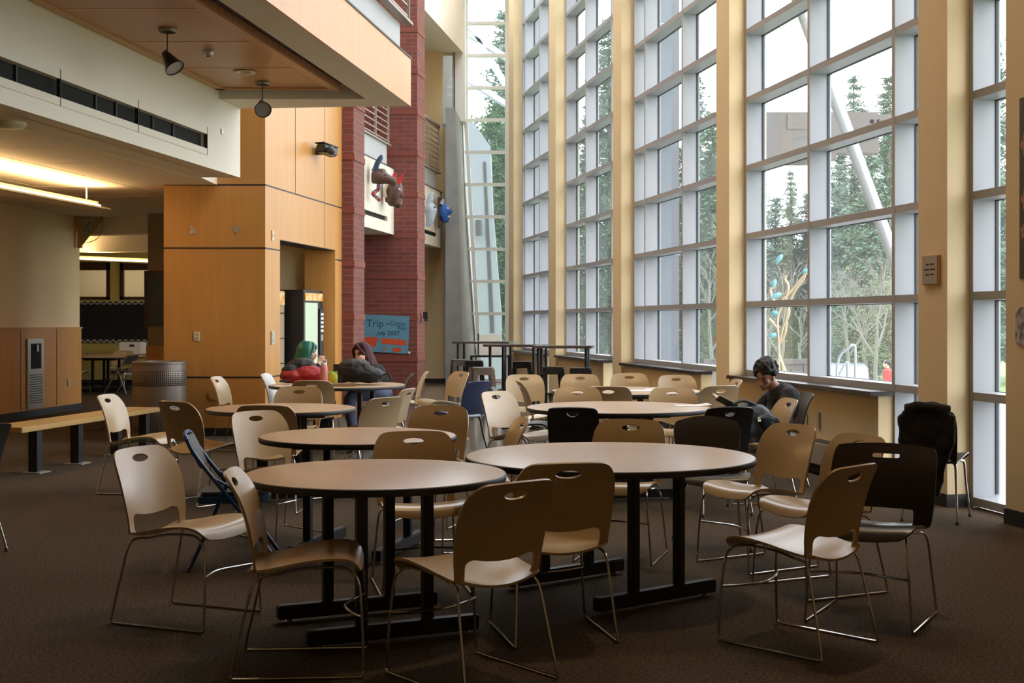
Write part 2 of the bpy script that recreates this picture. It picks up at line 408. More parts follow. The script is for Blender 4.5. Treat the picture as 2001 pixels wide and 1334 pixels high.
def railing(name, label, x_of, y0, y1, z0, z1, rows, posts):
    t = thing(name, label, 'railing', (x_of(y0), y0, z0))
    ox, oy = x_of(y0), y0
    def q(a, b, w): return [(x_of(a)-w-ox, a-oy), (x_of(a)+w-ox, a-oy), (x_of(b)+w-ox, b-oy), (x_of(b)-w-ox, b-oy)]
    MB().prism(q(y0, y1, .05), 0, .03).build('base_plate', M['rail'], t)
    MB().prism(q(y0, y1, .03), z1-z0-.05, z1-z0).build('top_rail', M['rail'], t)
    for k in range(posts):
        y = y0+.04+(y1-y0-.08)*k/(posts-1)
        MB().prism([(x_of(y)-.02-ox, y-.03-oy), (x_of(y)+.02-ox, y-.03-oy), (x_of(y)+.02-ox, y+.03-oy), (x_of(y)-.02-ox, y+.03-oy)], .03, z1-z0-.05).build('post', M['rail'], t)
    for k in range(rows):
        z = .08+(z1-z0-.18)*k/(rows-1)
        MB().prism(q(y0+.02, y1-.02, .008), z, z+.022).build('bar', M['rail'], t)
    return t
railing('balcony_railing', 'taupe metal railing above the maple parapet, cut off by the top of the picture', lambda y: P(y)-.02, 11.0, 15.0, 4.9, 5.95, 8, 5)

# ---- maple clad pillar and wall with the vending alcove
def S(y): return -3.086 + 0.16*(y-16.0)
def sq(y0, y1, o0, o1): return [(S(y0)+o0, y0), (S(y1)+o0, y1), (S(y1)+o1, y1), (S(y0)+o1, y0)]
HT = 8.0
m_ = MB()
m_.prism([(-4.355, 16.0), (S(16), 16.0), (S(16.54), 16.54), (-4.355, 16.54)], 0, HT)
m_.prism(sq(16.54, 18.93, -0.3, 0), 2.49, HT)
m_.prism(sq(18.93, 19.27, -0.45, 0), 0, HT)
o = struct(m_.build('wall_maple', M['maple']))
j = MB()
for z in (0.734, 2.35, 3.14):
    j.prism([(-4.358, 15.996), (S(16)+.004, 15.996), (S(16)+.004, 16.1), (-4.358, 16.1)], z-.009, z+.009)
    for a, b in (((16, 16.53), (18.94, 19.27)) if z < 2.4 else ((16, 19.27),)):
        j.prism(sq(a, b, -.02, .004), z-.009, z+.009)
j.prism(sq(17.14, 17.148, -.02, .003), 3.14, HT)
j.prism(sq(18.42, 18.428, -.02, .003), 2.49, HT)
j.prism(sq(16.54, 18.93, -.31, .003), 2.482, 2.49)
j.build('joint', M['black'], o)
MB().prism([(-4.36, 15.99), (S(16)+.008, 15.99), (S(16.53)+.008, 16.53), (-4.36, 16.5)], 0, .1).build('baseboard', M['base'], o)
# alcove behind the opening
a_ = MB().prism([(-4.36, 19.1), (S(19.1)-.3, 19.1), (S(19.3)-.3, 19.3), (-4.36, 19.3)], 0, 2.8)
a_.prism([(-4.36, 16.54), (-4.26, 16.54), (-4.26, 19.1), (-4.36, 19.1)], 0, 2.8)
struct(a_.build('wall_alcove', M['cream']))
struct(MB().prism([(-4.36, 16.54), (S(16.54)-.3, 16.54), (S(19.2)-.3, 19.2), (-4.36, 19.2)], 2.62, 2.75).build('ceiling_alcove', M['ceil']))

# ---- brick columns with projecting bands
def brick(x0, x1, y0, y1, zt, dx):
    s = MB()
    s.cur = 0; s.prism([(x0, y0), (x1, y0), (x1+dx, y1), (x0+dx, y1)], 0, zt)
    o = struct(s.build('column_brick', [M['brick_x'], M['brick_y']]))
    for p in o.data.polygons:
        if abs(p.normal.x) > 0.7: p.material_index = 1
    b = MB(); e = .012
    for k in range(0, 12):
        z = 0.70 + k*0.804
        if z < zt: b.prism([(x0-e, y0-e), (x1+e, y0-e), (x1+dx+e, y1+e), (x0+dx-e, y1+e)], z-.045, z+.045)
    b.build('band', M['brick_band'], o)
    return o
brick(-3.1, -2.386, 19.28, 19.9, TOP, .09)
brick(-2.93, -1.852, 25.0, 25.67, TOP, .10)
# ---- balconies between the brick columns (plane B)
def B(y): return -2.31 + 0.15*(y-25.0)
def bq(y0, y1, o0, o1): return [(B(y0)+o0, y0), (B(y1)+o0, y1), (B(y1)+o1, y1), (B(y0)+o1, y0)]
for k, (a, b) in enumerate(((19.8, 25.0), (25.6, 29.6))):
    s = MB().prism(bq(a, b, -.15, 0), 3.13, 3.35).prism(bq(a, b, -.15, 0), 3.44, 4.41).prism(bq(b-.5, b, -.15, 0), 3.35, 3.44)
    o = struct(s.build('wall_balcony', M['white']))
    MB().prism(bq(a, b-.45, -.16, -.05), 3.35, 3.44).build('slot', M['dark'], o)
    MB().prism(bq(a, b, -.16, .015), 4.41, 4.425).build('cap', M['black'], o)
    MB().prism(bq(a, b-.35, -.15, -.05), 4.425, 4.83).build('band', M['grey_band'], o)
struct(MB().prism([(-4.29, 19.3), (B(19.3)-.15, 19.3), (B(29.6)-.15, 29.6), (-4.29, 30)], 3.13, 3.3).build('floor_balcony', M['ceil']))
struct(MB().prism([(-4.29, 19.3), (B(19.3)-.15, 19.3), (B(29.6)-.15, 29.6), (-4.29, 30)], 4.3, 4.42).build('floor_second', M['ceil']))
railing('balcony_railing', 'slatted balcony railing above the red-crowned mask', lambda y: B(y)-.05, 19.9, 24.8, 4.83, 5.95, 9, 6)
railing('balcony_railing', 'slatted balcony railing between the brick column and the concrete pier', lambda y: B(y)-.05, 25.7, 29.5, 4.83, 5.95, 9, 4)
struct(MB().prism([(-5.2, 16), (-5.0, 16), (-4.0, 30), (-4.2, 30)], 4.42, TOP).build('wall_second_floor', M['cream']))
struct(MB().prism([(-5.0, 19.3), (B(19.3)-.4, 19.3), (B(29.6)-.4, 29.6), (-4.0, 30)], 6.6, 6.8).build('ceiling_second', M['ceil']))
# ---- far end: cream wall, bulkhead, concrete buttress, end window
s = MB().prism([(-5, 30), (-1.54, 30), (-1.54, 30.4), (-5, 30.4)], 0, 6.0)
s.prism([(-5, 30), (-1.63, 30), (-1.63, 30.4), (-5, 30.4)], 6.0, TOP)
s.prism([(-1.63, 30), (-1.33, 30), (-1.33, 30.4), (-1.63, 30.4)], 7.75, TOP)
struct(s.build('wall_far', M['cream']))
struct(MB().prism([(-4, 29.98), (-1.54, 29.98), (-1.54, 30), (-4, 30)], 0, .1).build('baseboard_far', M['base']))
def K(y): return -1.15+.15*(y-30)
struct(MB().prism([(-4, 25.75), (K(25.75), 25.75), (K(30), 30), (-4, 30)], 7.74, TOP).build('ceiling_bulkhead', M['ceil']))
struct(MB().hull8([(-1.52, 29.2, 0), (-1.09, 29.2, 0), (-0.73, 31.0, 0), (-1.52, 31.0, 0)],
                  [(-1.52, 29.2, 6.32), (-1.30, 29.2, 6.3), (-1.14, 31.0, 6.1), (-1.5, 31.0, 6.12)]).build('column_concrete_buttress', M['concrete']))
YG = 30.55
f = MB()
for z in BARS + [.05]: f.box(-1.12, 0.25, YG-.05, YG+.08, z-.035, z+.035)
f.hull8([(-0.80, YG-.06, 0), (-0.70, YG-.06, 0), (-0.70, YG+.09, 0), (-0.80, YG+.09, 0)], [(-1.13, YG-.06, 6.0), (-1.05, YG-.06, 6.0), (-1.05, YG+.09, 6.0), (-1.13, YG+.09, 6.0)])
f.box(-1.13, -1.05, YG-.06, YG+.09, 6.0, TOP).box(-.17, -.05, YG-.06, YG+.09, 0, TOP)
f.box(-1.36, -1.1, YG-.5, YG+.1, 6.15, TOP)
fr = struct(f.build('window_6', M['endframe']))
MB().box(-1.3, 0.2, YG, YG+.01, 0.05, TOP).build('glass', M['glass'], fr)
struct(MB().prism([(-.06, 27.8), (.12, 27.8), (.12, 30.6), (-.06, 30.6)], 0, TOP).build('wall_end_return', M['cream']))
# small opening beside the far wall with grey siding behind it
f = MB().box(-1.63, -1.36, 30.05, 30.15, 6.0, 6.08).box(-1.4, -1.34, 30.05, 30.15, 6.0, 7.75)
fr = struct(f.build('window_7', M['alu'])); MB().box(-1.63, -1.36, 30.1, 30.11, 6.05, 7.75).build('glass', M['glass'], fr)

# ---- corridor on the far left
def L(y): return -7.08 + 0.11*(y-20.95)
s = MB().prism([(L(5), 5), (L(20.95), 20.95), (L(20.95)-.25, 20.95), (L(5)-.25, 5)], 1.34, 3.14)
struct(s.build('wall_corridor', M['cream']))
s = MB().prism([(L(5)+.02, 5), (L(20.97)+.02, 20.97), (L(20.97)-.27, 20.97), (L(5)-.27, 5)], 0.0, 1.32)
o = struct(s.build('wall_wainscot', M['maple']))
MB().prism([(L(5)+.035, 5), (L(20.99)+.035, 20.99), (L(20.99)-.28, 20.99), (L(5)-.28, 5)], 1.32, 1.345).build('cap', M['maple'], o)
j = MB()
for y in (17.2, 18.95, 20.1): j.prism([(L(y)+.015, y-.006), (L(y)+.024, y-.006), (L(y)+.024, y+.006), (L(y)+.015, y+.006)], .12, 1.32)
j.build('joint', M['black'], o)
struct(MB().prism([(L(5)+.03, 5), (L(20.98)+.03, 20.98), (L(20.98)-.27, 20.98), (L(5)-.27, 5)], 0, .1).build('baseboard_corridor', M['base']))
# cross beam, second partition and the room beyond
M['ochre'] = mat('ochre_wall_paint', (0.62, 0.50, 0.16), 0.8)
M['taupe'] = mat('taupe_wall_paint', (0.30, 0.24, 0.18), 0.8)
struct(MB().prism([(-9.5, 21.9), (-4.3, 20.2), (-4.3, 20.6), (-9.5, 22.3)], 2.87, 3.14).build('ceiling_beam', M['white']))
struct(MB().prism([(-9.5, 25.0), (-4.3, 24.0), (-4.3, 24.3), (-9.5, 25.3)], 2.78, 3.14).build('ceiling_beam', M['white']))
struct(MB().box(-5.75, -4.3, 20.2, 20.4, 0, 3.14).build('wall_partition', M['taupe']))
struct(MB().box(-5.77, -4.3, 20.17, 20.2, 0, 1.05).build('wall_partition_wainscot', M['maple']))
YC = 29.0
s = MB().box(-13, -5.0, YC, YC+.15, 0, 1.93).box(-13, -5.0, YC, YC+.15, 2.78, 3.14)
for x0, x1 in ((-13, -10.1), (-9.11, -8.88), (-7.9, -5.0)): s.box(x0, x1, YC, YC+.15, 1.93, 2.78)
struct(s.build('wall_classroom', M['ochre']))
struct(MB().box(-13, -5, YC-.02, YC, 0, .12).build('baseboard_classroom', M['base']))
for n, (x0, x1) in enumerate(((-10.1, -9.11), (-8.88, -7.9))):
    f = MB().box(x0, x1, YC-.03, YC+.06, 1.93, 2.0).box(x0, x1, YC-.03, YC+.06, 2.6, 2.78).box(x0, x0+.08, YC-.03, YC+.06, 1.93, 2.78).box(x1-.08, x1, YC-.03, YC+.06, 1.93, 2.78)
    fr = struct(f.build('window_%d' % (8+n), M['maple_dark'])); MB().box(x0, x1, YC+.02, YC+.03, 1.95, 2.7).build('glass', M['glass'], fr)
struct(MB().box(-13, -4.5, 31.0, 31.2, 0, 3.14).build('wall_back_office', M['white']))
_d = bpy.data.lights.new('office_lamp', 'AREA'); _d.size = .4; _d.shape = 'RECTANGLE'; _d.size_y = 5; _d.energy = 45; _d.color = (1, .78, .5)
_o = bpy.data.objects.new('office_lamp', _d); COL.objects.link(_o); _o.location = (-8, 30.1, 3.1); _o.rotation_euler = (0, 0, R(90))
# ================================================================ tables and chairs
M['top'] = mat('beige_maple_laminate', (0.52, 0.36, 0.225), 0.3, noise=((3, 26, 3), 0.3, (0.46, 0.31, 0.19)))
M['beige'] = mat('beige_plastic', (0.46, 0.33, 0.185), 0.28, spec=0.6)
M['chrome'] = mat('chrome', (0.55, 0.53, 0.50), 0.16, metal=1.0)
M['blackpl'] = mat('black_plastic', (0.012, 0.011, 0.012), 0.42)
M['brownpl'] = mat('dark_brown_plastic', (0.024, 0.017, 0.014), 0.3)
M['greypl'] = mat('charcoal_plastic', (0.035, 0.035, 0.04), 0.3)
M['navypl'] = mat('navy_plastic', (0.03, 0.045, 0.11), 0.35)
M['bluegreypl'] = mat('slate_blue_plastic', (0.11, 0.15, 0.21), 0.35)
M['bluemetal'] = mat('blue_enamel', (0.02, 0.085, 0.26), 0.3)
M['padgrey'] = mat('dark_grey_vinyl', (0.03, 0.027, 0.027), 0.55)
M['steel'] = mat('brushed_steel', (0.42, 0.39, 0.35), 0.35, metal=0.8)
M['rubber'] = mat('grey_rubber', (0.10, 0.10, 0.10), 0.7)

def catmull(pts, per=8):
    pts = [Vector(p) for p in pts]; out = []
    for i in range(len(pts)-1):
        p0, p1, p2, p3 = pts[max(i-1, 0)], pts[i], pts[i+1], pts[min(i+2, len(pts)-1)]
        for k in range(per):
            t = k/per
            out.append(0.5*((2*p1)+(p2-p0)*t+(2*p0-5*p1+4*p2-p3)*t*t+(3*p1-p0-3*p2+p3)*t**3))
    out.append(pts[-1]); return out
def arc_at(path, v):
    for i in range(len(path)-1):
        d = (path[i+1]-path[i]).length
        if v <= d or i == len(path)-2: return path[i]+(path[i+1]-path[i])*(v/d)
        v -= d
def inside(p, poly):
    c = False; n = len(poly)
    for i in range(n):
        a, b = poly[i], poly[(i+1) % n]
        if (a[1] > p[1]) != (b[1] > p[1]) and p[0] < (b[0]-a[0])*(p[1]-a[1])/(b[1]-a[1])+a[0]: c = not c
    return c
def mirror(half):
    """closed outline from its right half, listed bottom centre to top centre"""
    return [(x, y) for x, y in half] + [(-x, y) for x, y in reversed(half) if abs(x) > 1e-6]
def smooth_loop(pts, per=4):
    n = len(pts); out = []
    for i in range(n):
        p0, p1, p2, p3 = [Vector(pts[(i+k) % n]) for k in (-1, 0, 1, 2)]
        for k in range(per):
            t = k/per
            q = 0.5*((2*p1)+(p2-p0)*t+(2*p0-5*p1+4*p2-p3)*t*t+(3*p1-p0-3*p2+p3)*t**3)
            out.append((q.x, q.y))
    return out
def ellipse(cx, cy, a, b, n=20, e=1.0):
    o = []
    for k in range(n):
        t = 2*math.pi*k/n; c, s_ = math.cos(t), math.sin(t)
        o.append((cx+a*math.copysign(abs(c)**e, c), cy+b*math.copysign(abs(s_)**e, s_)))
    return o
def rounded(pts, r, n=4):
    out = []; k = len(pts)
    for i in range(k):
        a, b, c = Vector(pts[i-1]), Vector(pts[i]), Vector(pts[(i+1) % k])
        d1, d2 = (a-b), (c-b); rr = min(r, d1.length*.45, d2.length*.45)
        p, q = b+d1.normalized()*rr, b+d2.normalized()*rr
        for j in range(n+1):
            t = j/n; w = p*(1-t)**2+b*2*t*(1-t)+q*t*t; out.append((w.x, w.y))
    return out
def sheet(outline, holes, step, fn, thick, name, mt, parent=None):
    pts = [Vector(p) for p in outline]; edges = [(i, (i+1) % len(outline)) for i in range(len(outline))]
    for h in holes:
        o = len(pts); pts += [Vector(p) for p in h]; edges += [(o+i, o+(i+1) % len(h)) for i in range(len(h))]
    xs = [p[0] for p in outline]; ys = [p[1] for p in outline]
    bd = list(pts); y = min(ys)+step*.5
    while y < max(ys):
        x = min(xs)+step*.5
        while x < max(xs):
            if inside((x, y), outline) and not any(inside((x, y), h) for h in holes) and min((Vector((x, y))-b).length for b in bd) > step*.45:
                pts.append(Vector((x, y)))
            x += step
        y += step
    v2, _, f2, _, _, _ = delaunay_2d_cdt([Vector((p[0], p[1])) for p in pts], edges, [], 0, 1e-6)
    fs = []
    for f in f2:
        c = sum((v2[i] for i in f), Vector((0, 0)))/len(f)
        if inside(c, outline) and not any(inside(c, h) for h in holes): fs.append(f)
    used = sorted({i for f in fs for i in f}); idx = {k: j for j, k in enumerate(used)}; n = len(used)
    top, bot = [], []
    for k in used:
        u, v = v2[k].x, v2[k].y; e = .004
        p = Vector(fn(u, v)); du = Vector(fn(u+e, v))-Vector(fn(u-e, v)); dv = Vector(fn(u, max(v, 0)+e))-Vector(fn(u, max(v-e, 0)))
        nr = du.cross(dv).normalized()*thick*.5; top.append(p+nr); bot.append(p-nr)
    F2 = []; cnt = {}
    for f in fs:
        g = [idx[i] for i in f]; F2.append(tuple(g)); F2.append(tuple(n+i for i in reversed(g)))
        for q in range(len(g)):
            ed = (g[q], g[(q+1) % len(g)]); cnt.setdefault(tuple(sorted(ed)), []).append(ed)
    for es in cnt.values():
        if len(es) == 1: x, y = es[0]; F2.append((y, x, n+x, n+y))
    me = bpy.data.meshes.new(name); me.from_pydata([tuple(p) for p in top+bot], [], F2)
    bm = bmesh.new(); bm.from_mesh(me); bmesh.ops.recalc_face_normals(bm, faces=bm.faces[:]); bm.to_mesh(me); bm.free()
    me.materials.append(mt); me.polygons.foreach_set('use_smooth', [True]*len(me.polygons))
    me.set_sharp_from_angle(angle=R(50))
    o = bpy.data.objects.new(name, me); COL.objects.link(o)
    if parent: o.parent = parent
    return o

def sled(t, w_top, w_floor, zs=0.0, r=0.0058, mt=None):
    mt = mt or M['chrome']
    for s in (-1, 1):
        a, b = w_top*s, w_floor*s
        p = [(a*.82, -.10, .408+zs), (a*.92, -.165, .402+zs), (a, -.192, .37+zs), (a*.72+b*.28, -.218, .27), (b*.98, -.272, .035), (b, -.268, .013), (b, -.245, .007),
             (b, 0, .007), (b, .225, .007), (b, .246, .014), (b*.985, .25, .04), (a*.6+b*.4, .244, .24), (a*1.0, .232, .37+zs), (a*.96, .205, .415+zs), (a*.90, .15, .437+zs), (a*.84, 0, .43+zs), (a*.82, -.10, .408+zs)]
        MB().tube(catmull(p, 3), r, 8).build('sled_leg', mt, t, smooth=True)
    b = w_top*.4+w_floor*.6
    MB().tube(catmull([(-b, .243, .245), (-b*.6, .20, .243), (0, .165, .243), (b*.6, .20, .243), (b, .243, .245)], 5), r, 8).build('cross_bar', mt, t, smooth=True)

def seat_sheet(t, mt, w=.22, dip=.03, zs=0.0, front=.235):
    path = catmull([Vector((-.205, .428+zs)), Vector((-.165, .418+zs)), Vector((-.08, .43+zs)), Vector((0, .446+zs)), Vector((.10, .459+zs)), Vector((.17, .458+zs)), Vector((.213, .443+zs)), Vector((front, .405+zs))], 8)
    Ln = sum((path[i+1]-path[i]).length for i in range(len(path)-1))
    half = [(0, 0), (w*.6, 0), (w*.86, .0), (w*.95, .03), (w*.97, .10), (w*1.03, .22), (w*1.06, .33), (w*1.04, .40), (w*.97, Ln-.035), (w*.8, Ln-.008), (w*.4, Ln), (0, Ln)]
    out = []
    for a, b in zip(half[:-1], half[1:]):
        k = max(1, int(math.hypot(b[0]-a[0], b[1]-a[1])/.03))
        out += [(a[0]+(b[0]-a[0])*i/k, a[1]+(b[1]-a[1])*i/k) for i in range(k)]
    out.append(half[-1])
    def fn(u, v):
        q = arc_at(path, v); e = (u/w)**2
        rear = max(0.0, 1-v/.13)**2
        return (u, q.x-.02*rear*(1-e), q.y+.014*e-dip*rear*(1-e))
    return sheet(smooth_loop(mirror(out), 2), [], .03, fn, .011, 'seat', mt, t)

def back_sheet(t, mt, half, holes, wrap=.03, zs=0.0, flat=False, lean=0.0, thick=.010, width=.23):
    path = catmull([Vector((-.190, .425+zs)), Vector((-.207, .47+zs)), Vector((-.222-lean*.3, .55+zs)), Vector((-.243-lean*.6, .64+zs)), Vector((-.272-lean*.8, .72+zs)), Vector((-.318-lean, .803+zs))], 8)
    def fn(u, v):
        q = arc_at(path, v); e = (u/width)**2
        return (u, q.x+wrap*e*(1.0 if v > .06 else .4+.6*v/.06), q.y)
    out = smooth_loop(mirror(half), 3)
    dense = []
    for i in range(len(out)):
        a, b = out[i], out[(i+1) % len(out)]
        k = max(1, int(math.hypot(b[0]-a[0], b[1]-a[1])/.02))
        dense += [(a[0]+(b[0]-a[0])*j/k, a[1]+(b[1]-a[1])*j/k) for j in range(k)]
    return sheet(dense, holes, .03, fn, thick, 'backrest', mt, t)

BACK_STD = [(0, .075), (.08, .080), (.135, .090), (.160, .086), (.174, .068), (.172, .015), (.168, .0), (.208, .0), (.216, .05), (.226, .13), (.232, .22), (.229, .29), (.220, .335), (.204, .372), (.182, .396), (.150, .408), (.08, .412), (0, .413)]
BACK_WIDE = [(0, .085), (.14, .085), (.152, .08), (.155, .065), (.155, .02), (.15, .0), (.225, .0), (.245, .05), (.256, .15), (.258, .28), (.252, .36), (.240, .392), (.222, .402), (.12, .412), (0, .416)]
BACK_PLAIN = [(0, .03), (.10, .032), (.135, .03), (.145, .0), (.175, .0), (.18, .06), (.184, .15), (.188, .26), (.186, .34), (.180, .375), (.163, .395), (.10, .405), (0, .408)]
BACK_SCHOOL = [(0, .05), (.09, .05), (.13, .04), (.14, .0), (.19, .0), (.20, .08), (.205, .16), (.215, .26), (.215, .32), (.20, .36), (.15, .378), (.08, .395), (0, .402)]

def make_std(label, group=None):
    t = thing('stacking_chair', label, 'chair', group=group)
    seat_sheet(t, M['beige']); back_sheet(t, M['beige'], BACK_STD, [ellipse(0, .353, .058, .021, 22)])
    sled(t, .205, .235); return t
def make_wide(label):
    t = thing('stacking_chair', label, 'chair')
    seat_sheet(t, M['brownpl'], w=.235, dip=.0)
    back_sheet(t, M['brownpl'], BACK_WIDE, [rounded([(-.068, .335), (.068, .335), (.068, .362), (-.068, .362)], .012)], wrap=.035, width=.255)
    sled(t, .222, .25); return t
def legs4(t, w, mt, r0=.012, r1=.008):
    for sx in (-1, 1):
        for f in (-1, 1):
            y0 = .15 if f > 0 else -.13; y1 = .225 if f > 0 else -.245
            p = catmull([(sx*w*.6, y0*.4, .425), (sx*w*.86, y0*.9, .418), (sx*w*.95, y0+.02*f, .39), (sx*w*1.0, y0*.6+y1*.4, .26), (sx*w*1.12, y1, .022)], 4)
            rs = [r0+(r1-r0)*i/(len(p)-1) for i in range(len(p))]
            l = MB().tube(p, rs, 10).build('leg', mt, t, smooth=True)
            MB().lathe([(.011, 0), (.013, .004), (.012, .02), (.009, .024)], 12, (sx*w*1.12, y1, 0)).build('foot_glide', M['rubber'], l, smooth=True)
def make_plain(label, mt, kind='moon', group=None, legs=None):
    t = thing('shell_chair', label, 'chair', group=group)
    hole = []
    if kind == 'moon':
        hole = [[(.042*math.cos(R(a)), .362-.036*abs(math.sin(R(a)))) for a in range(180, 361, 15)]]
    seat_sheet(t, mt, w=.212 if kind == 'school' else .185, dip=.0)
    back_sheet(t, mt, BACK_SCHOOL if kind == 'school' else BACK_PLAIN, hole, wrap=.03)
    legs4(t, .195 if kind == 'school' else .17, legs or M['chrome']); return t

def place(o, x, y, phi):
    o.location = (x, y, 0); o.rotation_euler = (0, 0, -R(phi)); return o
std = make_std('tan chair with brightly lit front left of the front left table, facing right', 'tan stacking chairs')
G_STD = 'tan stacking chairs'
SPOTS = [
    (-1.552, 6.15, 112, None),
    (-0.862, 5.33, 85.5, 'tan stacking chair in the left foreground, seen in profile facing right'),
    (-0.173, 5.16, -40, 'tan stacking chair seen from behind, front centre, its back nearest the camera'),
    (0.18, 5.88, -13, 'tan chair seen from behind, pushed up between the two front tables'),
    (-0.49, 6.87, 168, 'tan chair tucked under the far side of the front left table'),
    (0.66, 7.76, -163, 'tan chair tucked under the far side of the large front right table'),
    (1.432, 7.52, -120, 'tan chair at the right of the large table, turned toward it, before the black backpack'),
    (1.63, 6.83, -115, 'tan chair half hidden behind the wide dark brown chair'),
    (1.264, 5.705, -45, 'tan chair seen from behind in the right foreground, before the wide dark brown chair'),
    (-1.55, 8.60, 133, 'tan chair with brightly lit front beside the blue folding chair, facing the camera'),
    (-1.26, 10.62, -52, 'tan chair seen from behind at the right side of the table before the maple pillar'),
    (-0.60, 9.08, 196, 'tan chair on the far side of the second left table, facing the camera'),
    (-1.82, 9.75, 2, 'tan chair in shadow seen from behind, near side of the third left table'),
    (-2.03, 11.85, 182, 'tan chair on the far side of the third left table, facing the camera'),
    (-2.10, 13.72, 0, 'tan chair seen from behind, pushed up to the table of the two seated girls'),
    (-3.03, 14.35, 96, 'tan chair standing edge-on against the maple pillar'),
    (-2.44, 10.15, 36, 'tan chair seen from behind, turned right, before the perforated trash can'),
    (-3.13, 10.78, 96, 'tan chair in profile beside the wooden bench, leftmost of the chairs'),
    (-0.22, 8.12, -100, 'tan chair edge-on beyond and left of the large front right table, facing left'),
    (0.08, 11.12, 130, 'tan chair with lit front left of the middle right table'),
    (0.60, 11.75, 183, 'left tan chair of two on the far side of the middle right table'),
    (1.50, 11.60, 178, 'right tan chair of two on the far side of the middle right table'),
    (0.93, 12.50, 2, 'shadowed tan chair seen from behind, near side of the back right table'),
    (1.90, 12.62, -24, 'greyish tan chair seen from behind, beside the reading young man'),
    (0.77, 14.75, 186, 'leftmost tan chair of three on the far side of the back right table'),
    (1.41, 15.0, 178, 'middle tan chair of three on the far side of the back right table'),
    (1.93, 14.45, 172, 'rightmost tan chair of three on the far side of the back right table'),
    (2.12, 13.7, -95, 'tan chair edge-on under the window ledge behind the reading young man'),
    (0.20, 14.62, 168, 'tan chair facing the camera before the black bar stools'),
    (0.37, 13.35, 82, 'tan chair in shadow edge-on, facing the back right table'),
    (-0.88, 15.7, -122, 'tan chair facing left on the polished floor between the brick column and blue chair'),
    (-1.36, 15.85, -88, 'tan chair in profile facing left beside the brick column'),
    (-1.24, 11.9, -75, 'tan chair back mostly hidden behind another, between the girls and the table before the pillar'),
    (1.93, 10.22, -98, 'tan chair edge-on with the black backpack on its seat'),
]
CH = {}
for i, (x, y, ph, lb) in enumerate(SPOTS):
    c = std if i == 0 else copy_tree(std)
    if lb: c['label'] = lb
    place(c, x, y, ph); CH[i] = c
place(make_wide('wide dark brown plastic chair with a slot handle, right foreground'), 1.73, 6.16, -150)
place(make_plain('charcoal plastic school chair on chrome legs behind the large front right table', M['greypl'], 'school'), 1.27, 8.15, 182)
bk = place(make_plain('black chair with a half-moon handle, left near side of the middle right table', M['blackpl'], 'moon'), .48, 9.58, 8)
c = copy_tree(bk); c['label'] = 'black chair with a half-moon handle, behind the charcoal school chair'; place(c, 1.53, 9.62, -12)
place(make_plain('navy plastic chair with black legs on the polished floor', M['navypl'], 'none', legs=M['black']), -0.56, 13.6, -48)
place(make_plain('black and slate plastic chair partly hidden behind a tan chair', M['blackpl'], 'none'), .12, 12.1, 95)
place(make_plain('black chair on which the reading young man sits', M['blackpl'], 'none'), 2.29, 11.19, -97)
place(make_plain('black chair with a black jacket over its back by the right wall', M['blackpl'], 'none'), 3.08, 9.28, 30)
place(make_plain('pale grey chair under the green-haired girl', M['steel'], 'none'), -2.66, 15.28, 98)
place(make_plain('dark chair under the girl with dark red hair', M['blackpl'], 'none'), -1.50, 15.24, -98)
place(make_plain('chair at the left edge of the picture, only its chrome leg in view', M['blackpl'], 'none'), -3.435, 7.85, -70)

# ---- round cafeteria tables
def make_table(Rd, label, off):
    t = thing('round_table', label, 'table')
    n = 72
    MB().lathe([(Rd-.012, .688), (Rd-.003, .690), (Rd, .697), (Rd, .713), (Rd-.003, .719), (Rd-.008, .7205)], n).build('edge_band', M['black'], t, smooth=True)
    MB().lathe([(0.001, .7195), (Rd-.007, .7195), (Rd-.008, .722), (Rd-.012, .7228), (0.001, .7228)], n, caps=False).build('tabletop', M['top'], t, smooth=True)
    for s in (-1, 1):
        f = MB().box(-.40, .40, s*off-.028, s*off+.028, .018, .085).build('foot', M['black'], t, bevel=.006)
        for e in (-1, 1):
            MB().lathe([(.02, 0), (.022, .006), (.012, .012), (.008, .02)], 12, (e*.34, s*off, 0)).build('glide', M['plate'], f, smooth=True)
            MB().box(e*.155-.024, e*.155+.024, s*off-.024, s*off+.024, .085, .665).build('column', M['black'], t, bevel=.004)
        MB().box(-.32, .32, s*off-.03, s*off+.03, .655, .688).build('support_arm', M['black'], t)
    return t
TABLES = [(.61, -.635, 5.97, 24, 'round maple-topped table nearest the camera, left of centre'),
          (.762, .515, 6.745, 36.5, 'large round table in front, right of centre, before the charcoal chair'),
          (.61, -.955, 7.95, 75, 'round table directly behind the front left table'),
          (.61, -1.89, 10.48, 15, 'round table in the left middle, before the maple pillar'),
          (.762, .88, 10.6, 12, 'round table in the middle right, before the reading young man'),
          (.762, 1.17, 13.16, 40, 'round table at the back right with white papers on it'),
          (.762, -1.96, 14.37, 70, 'round table where the two girls sit, with bags on it')]
for Rd, x, y, a, lb in TABLES:
    t = make_table(Rd, lb, .27 if Rd < .7 else .36)
    t.location = (x, y, 0); t.rotation_euler = (0, 0, R(a))

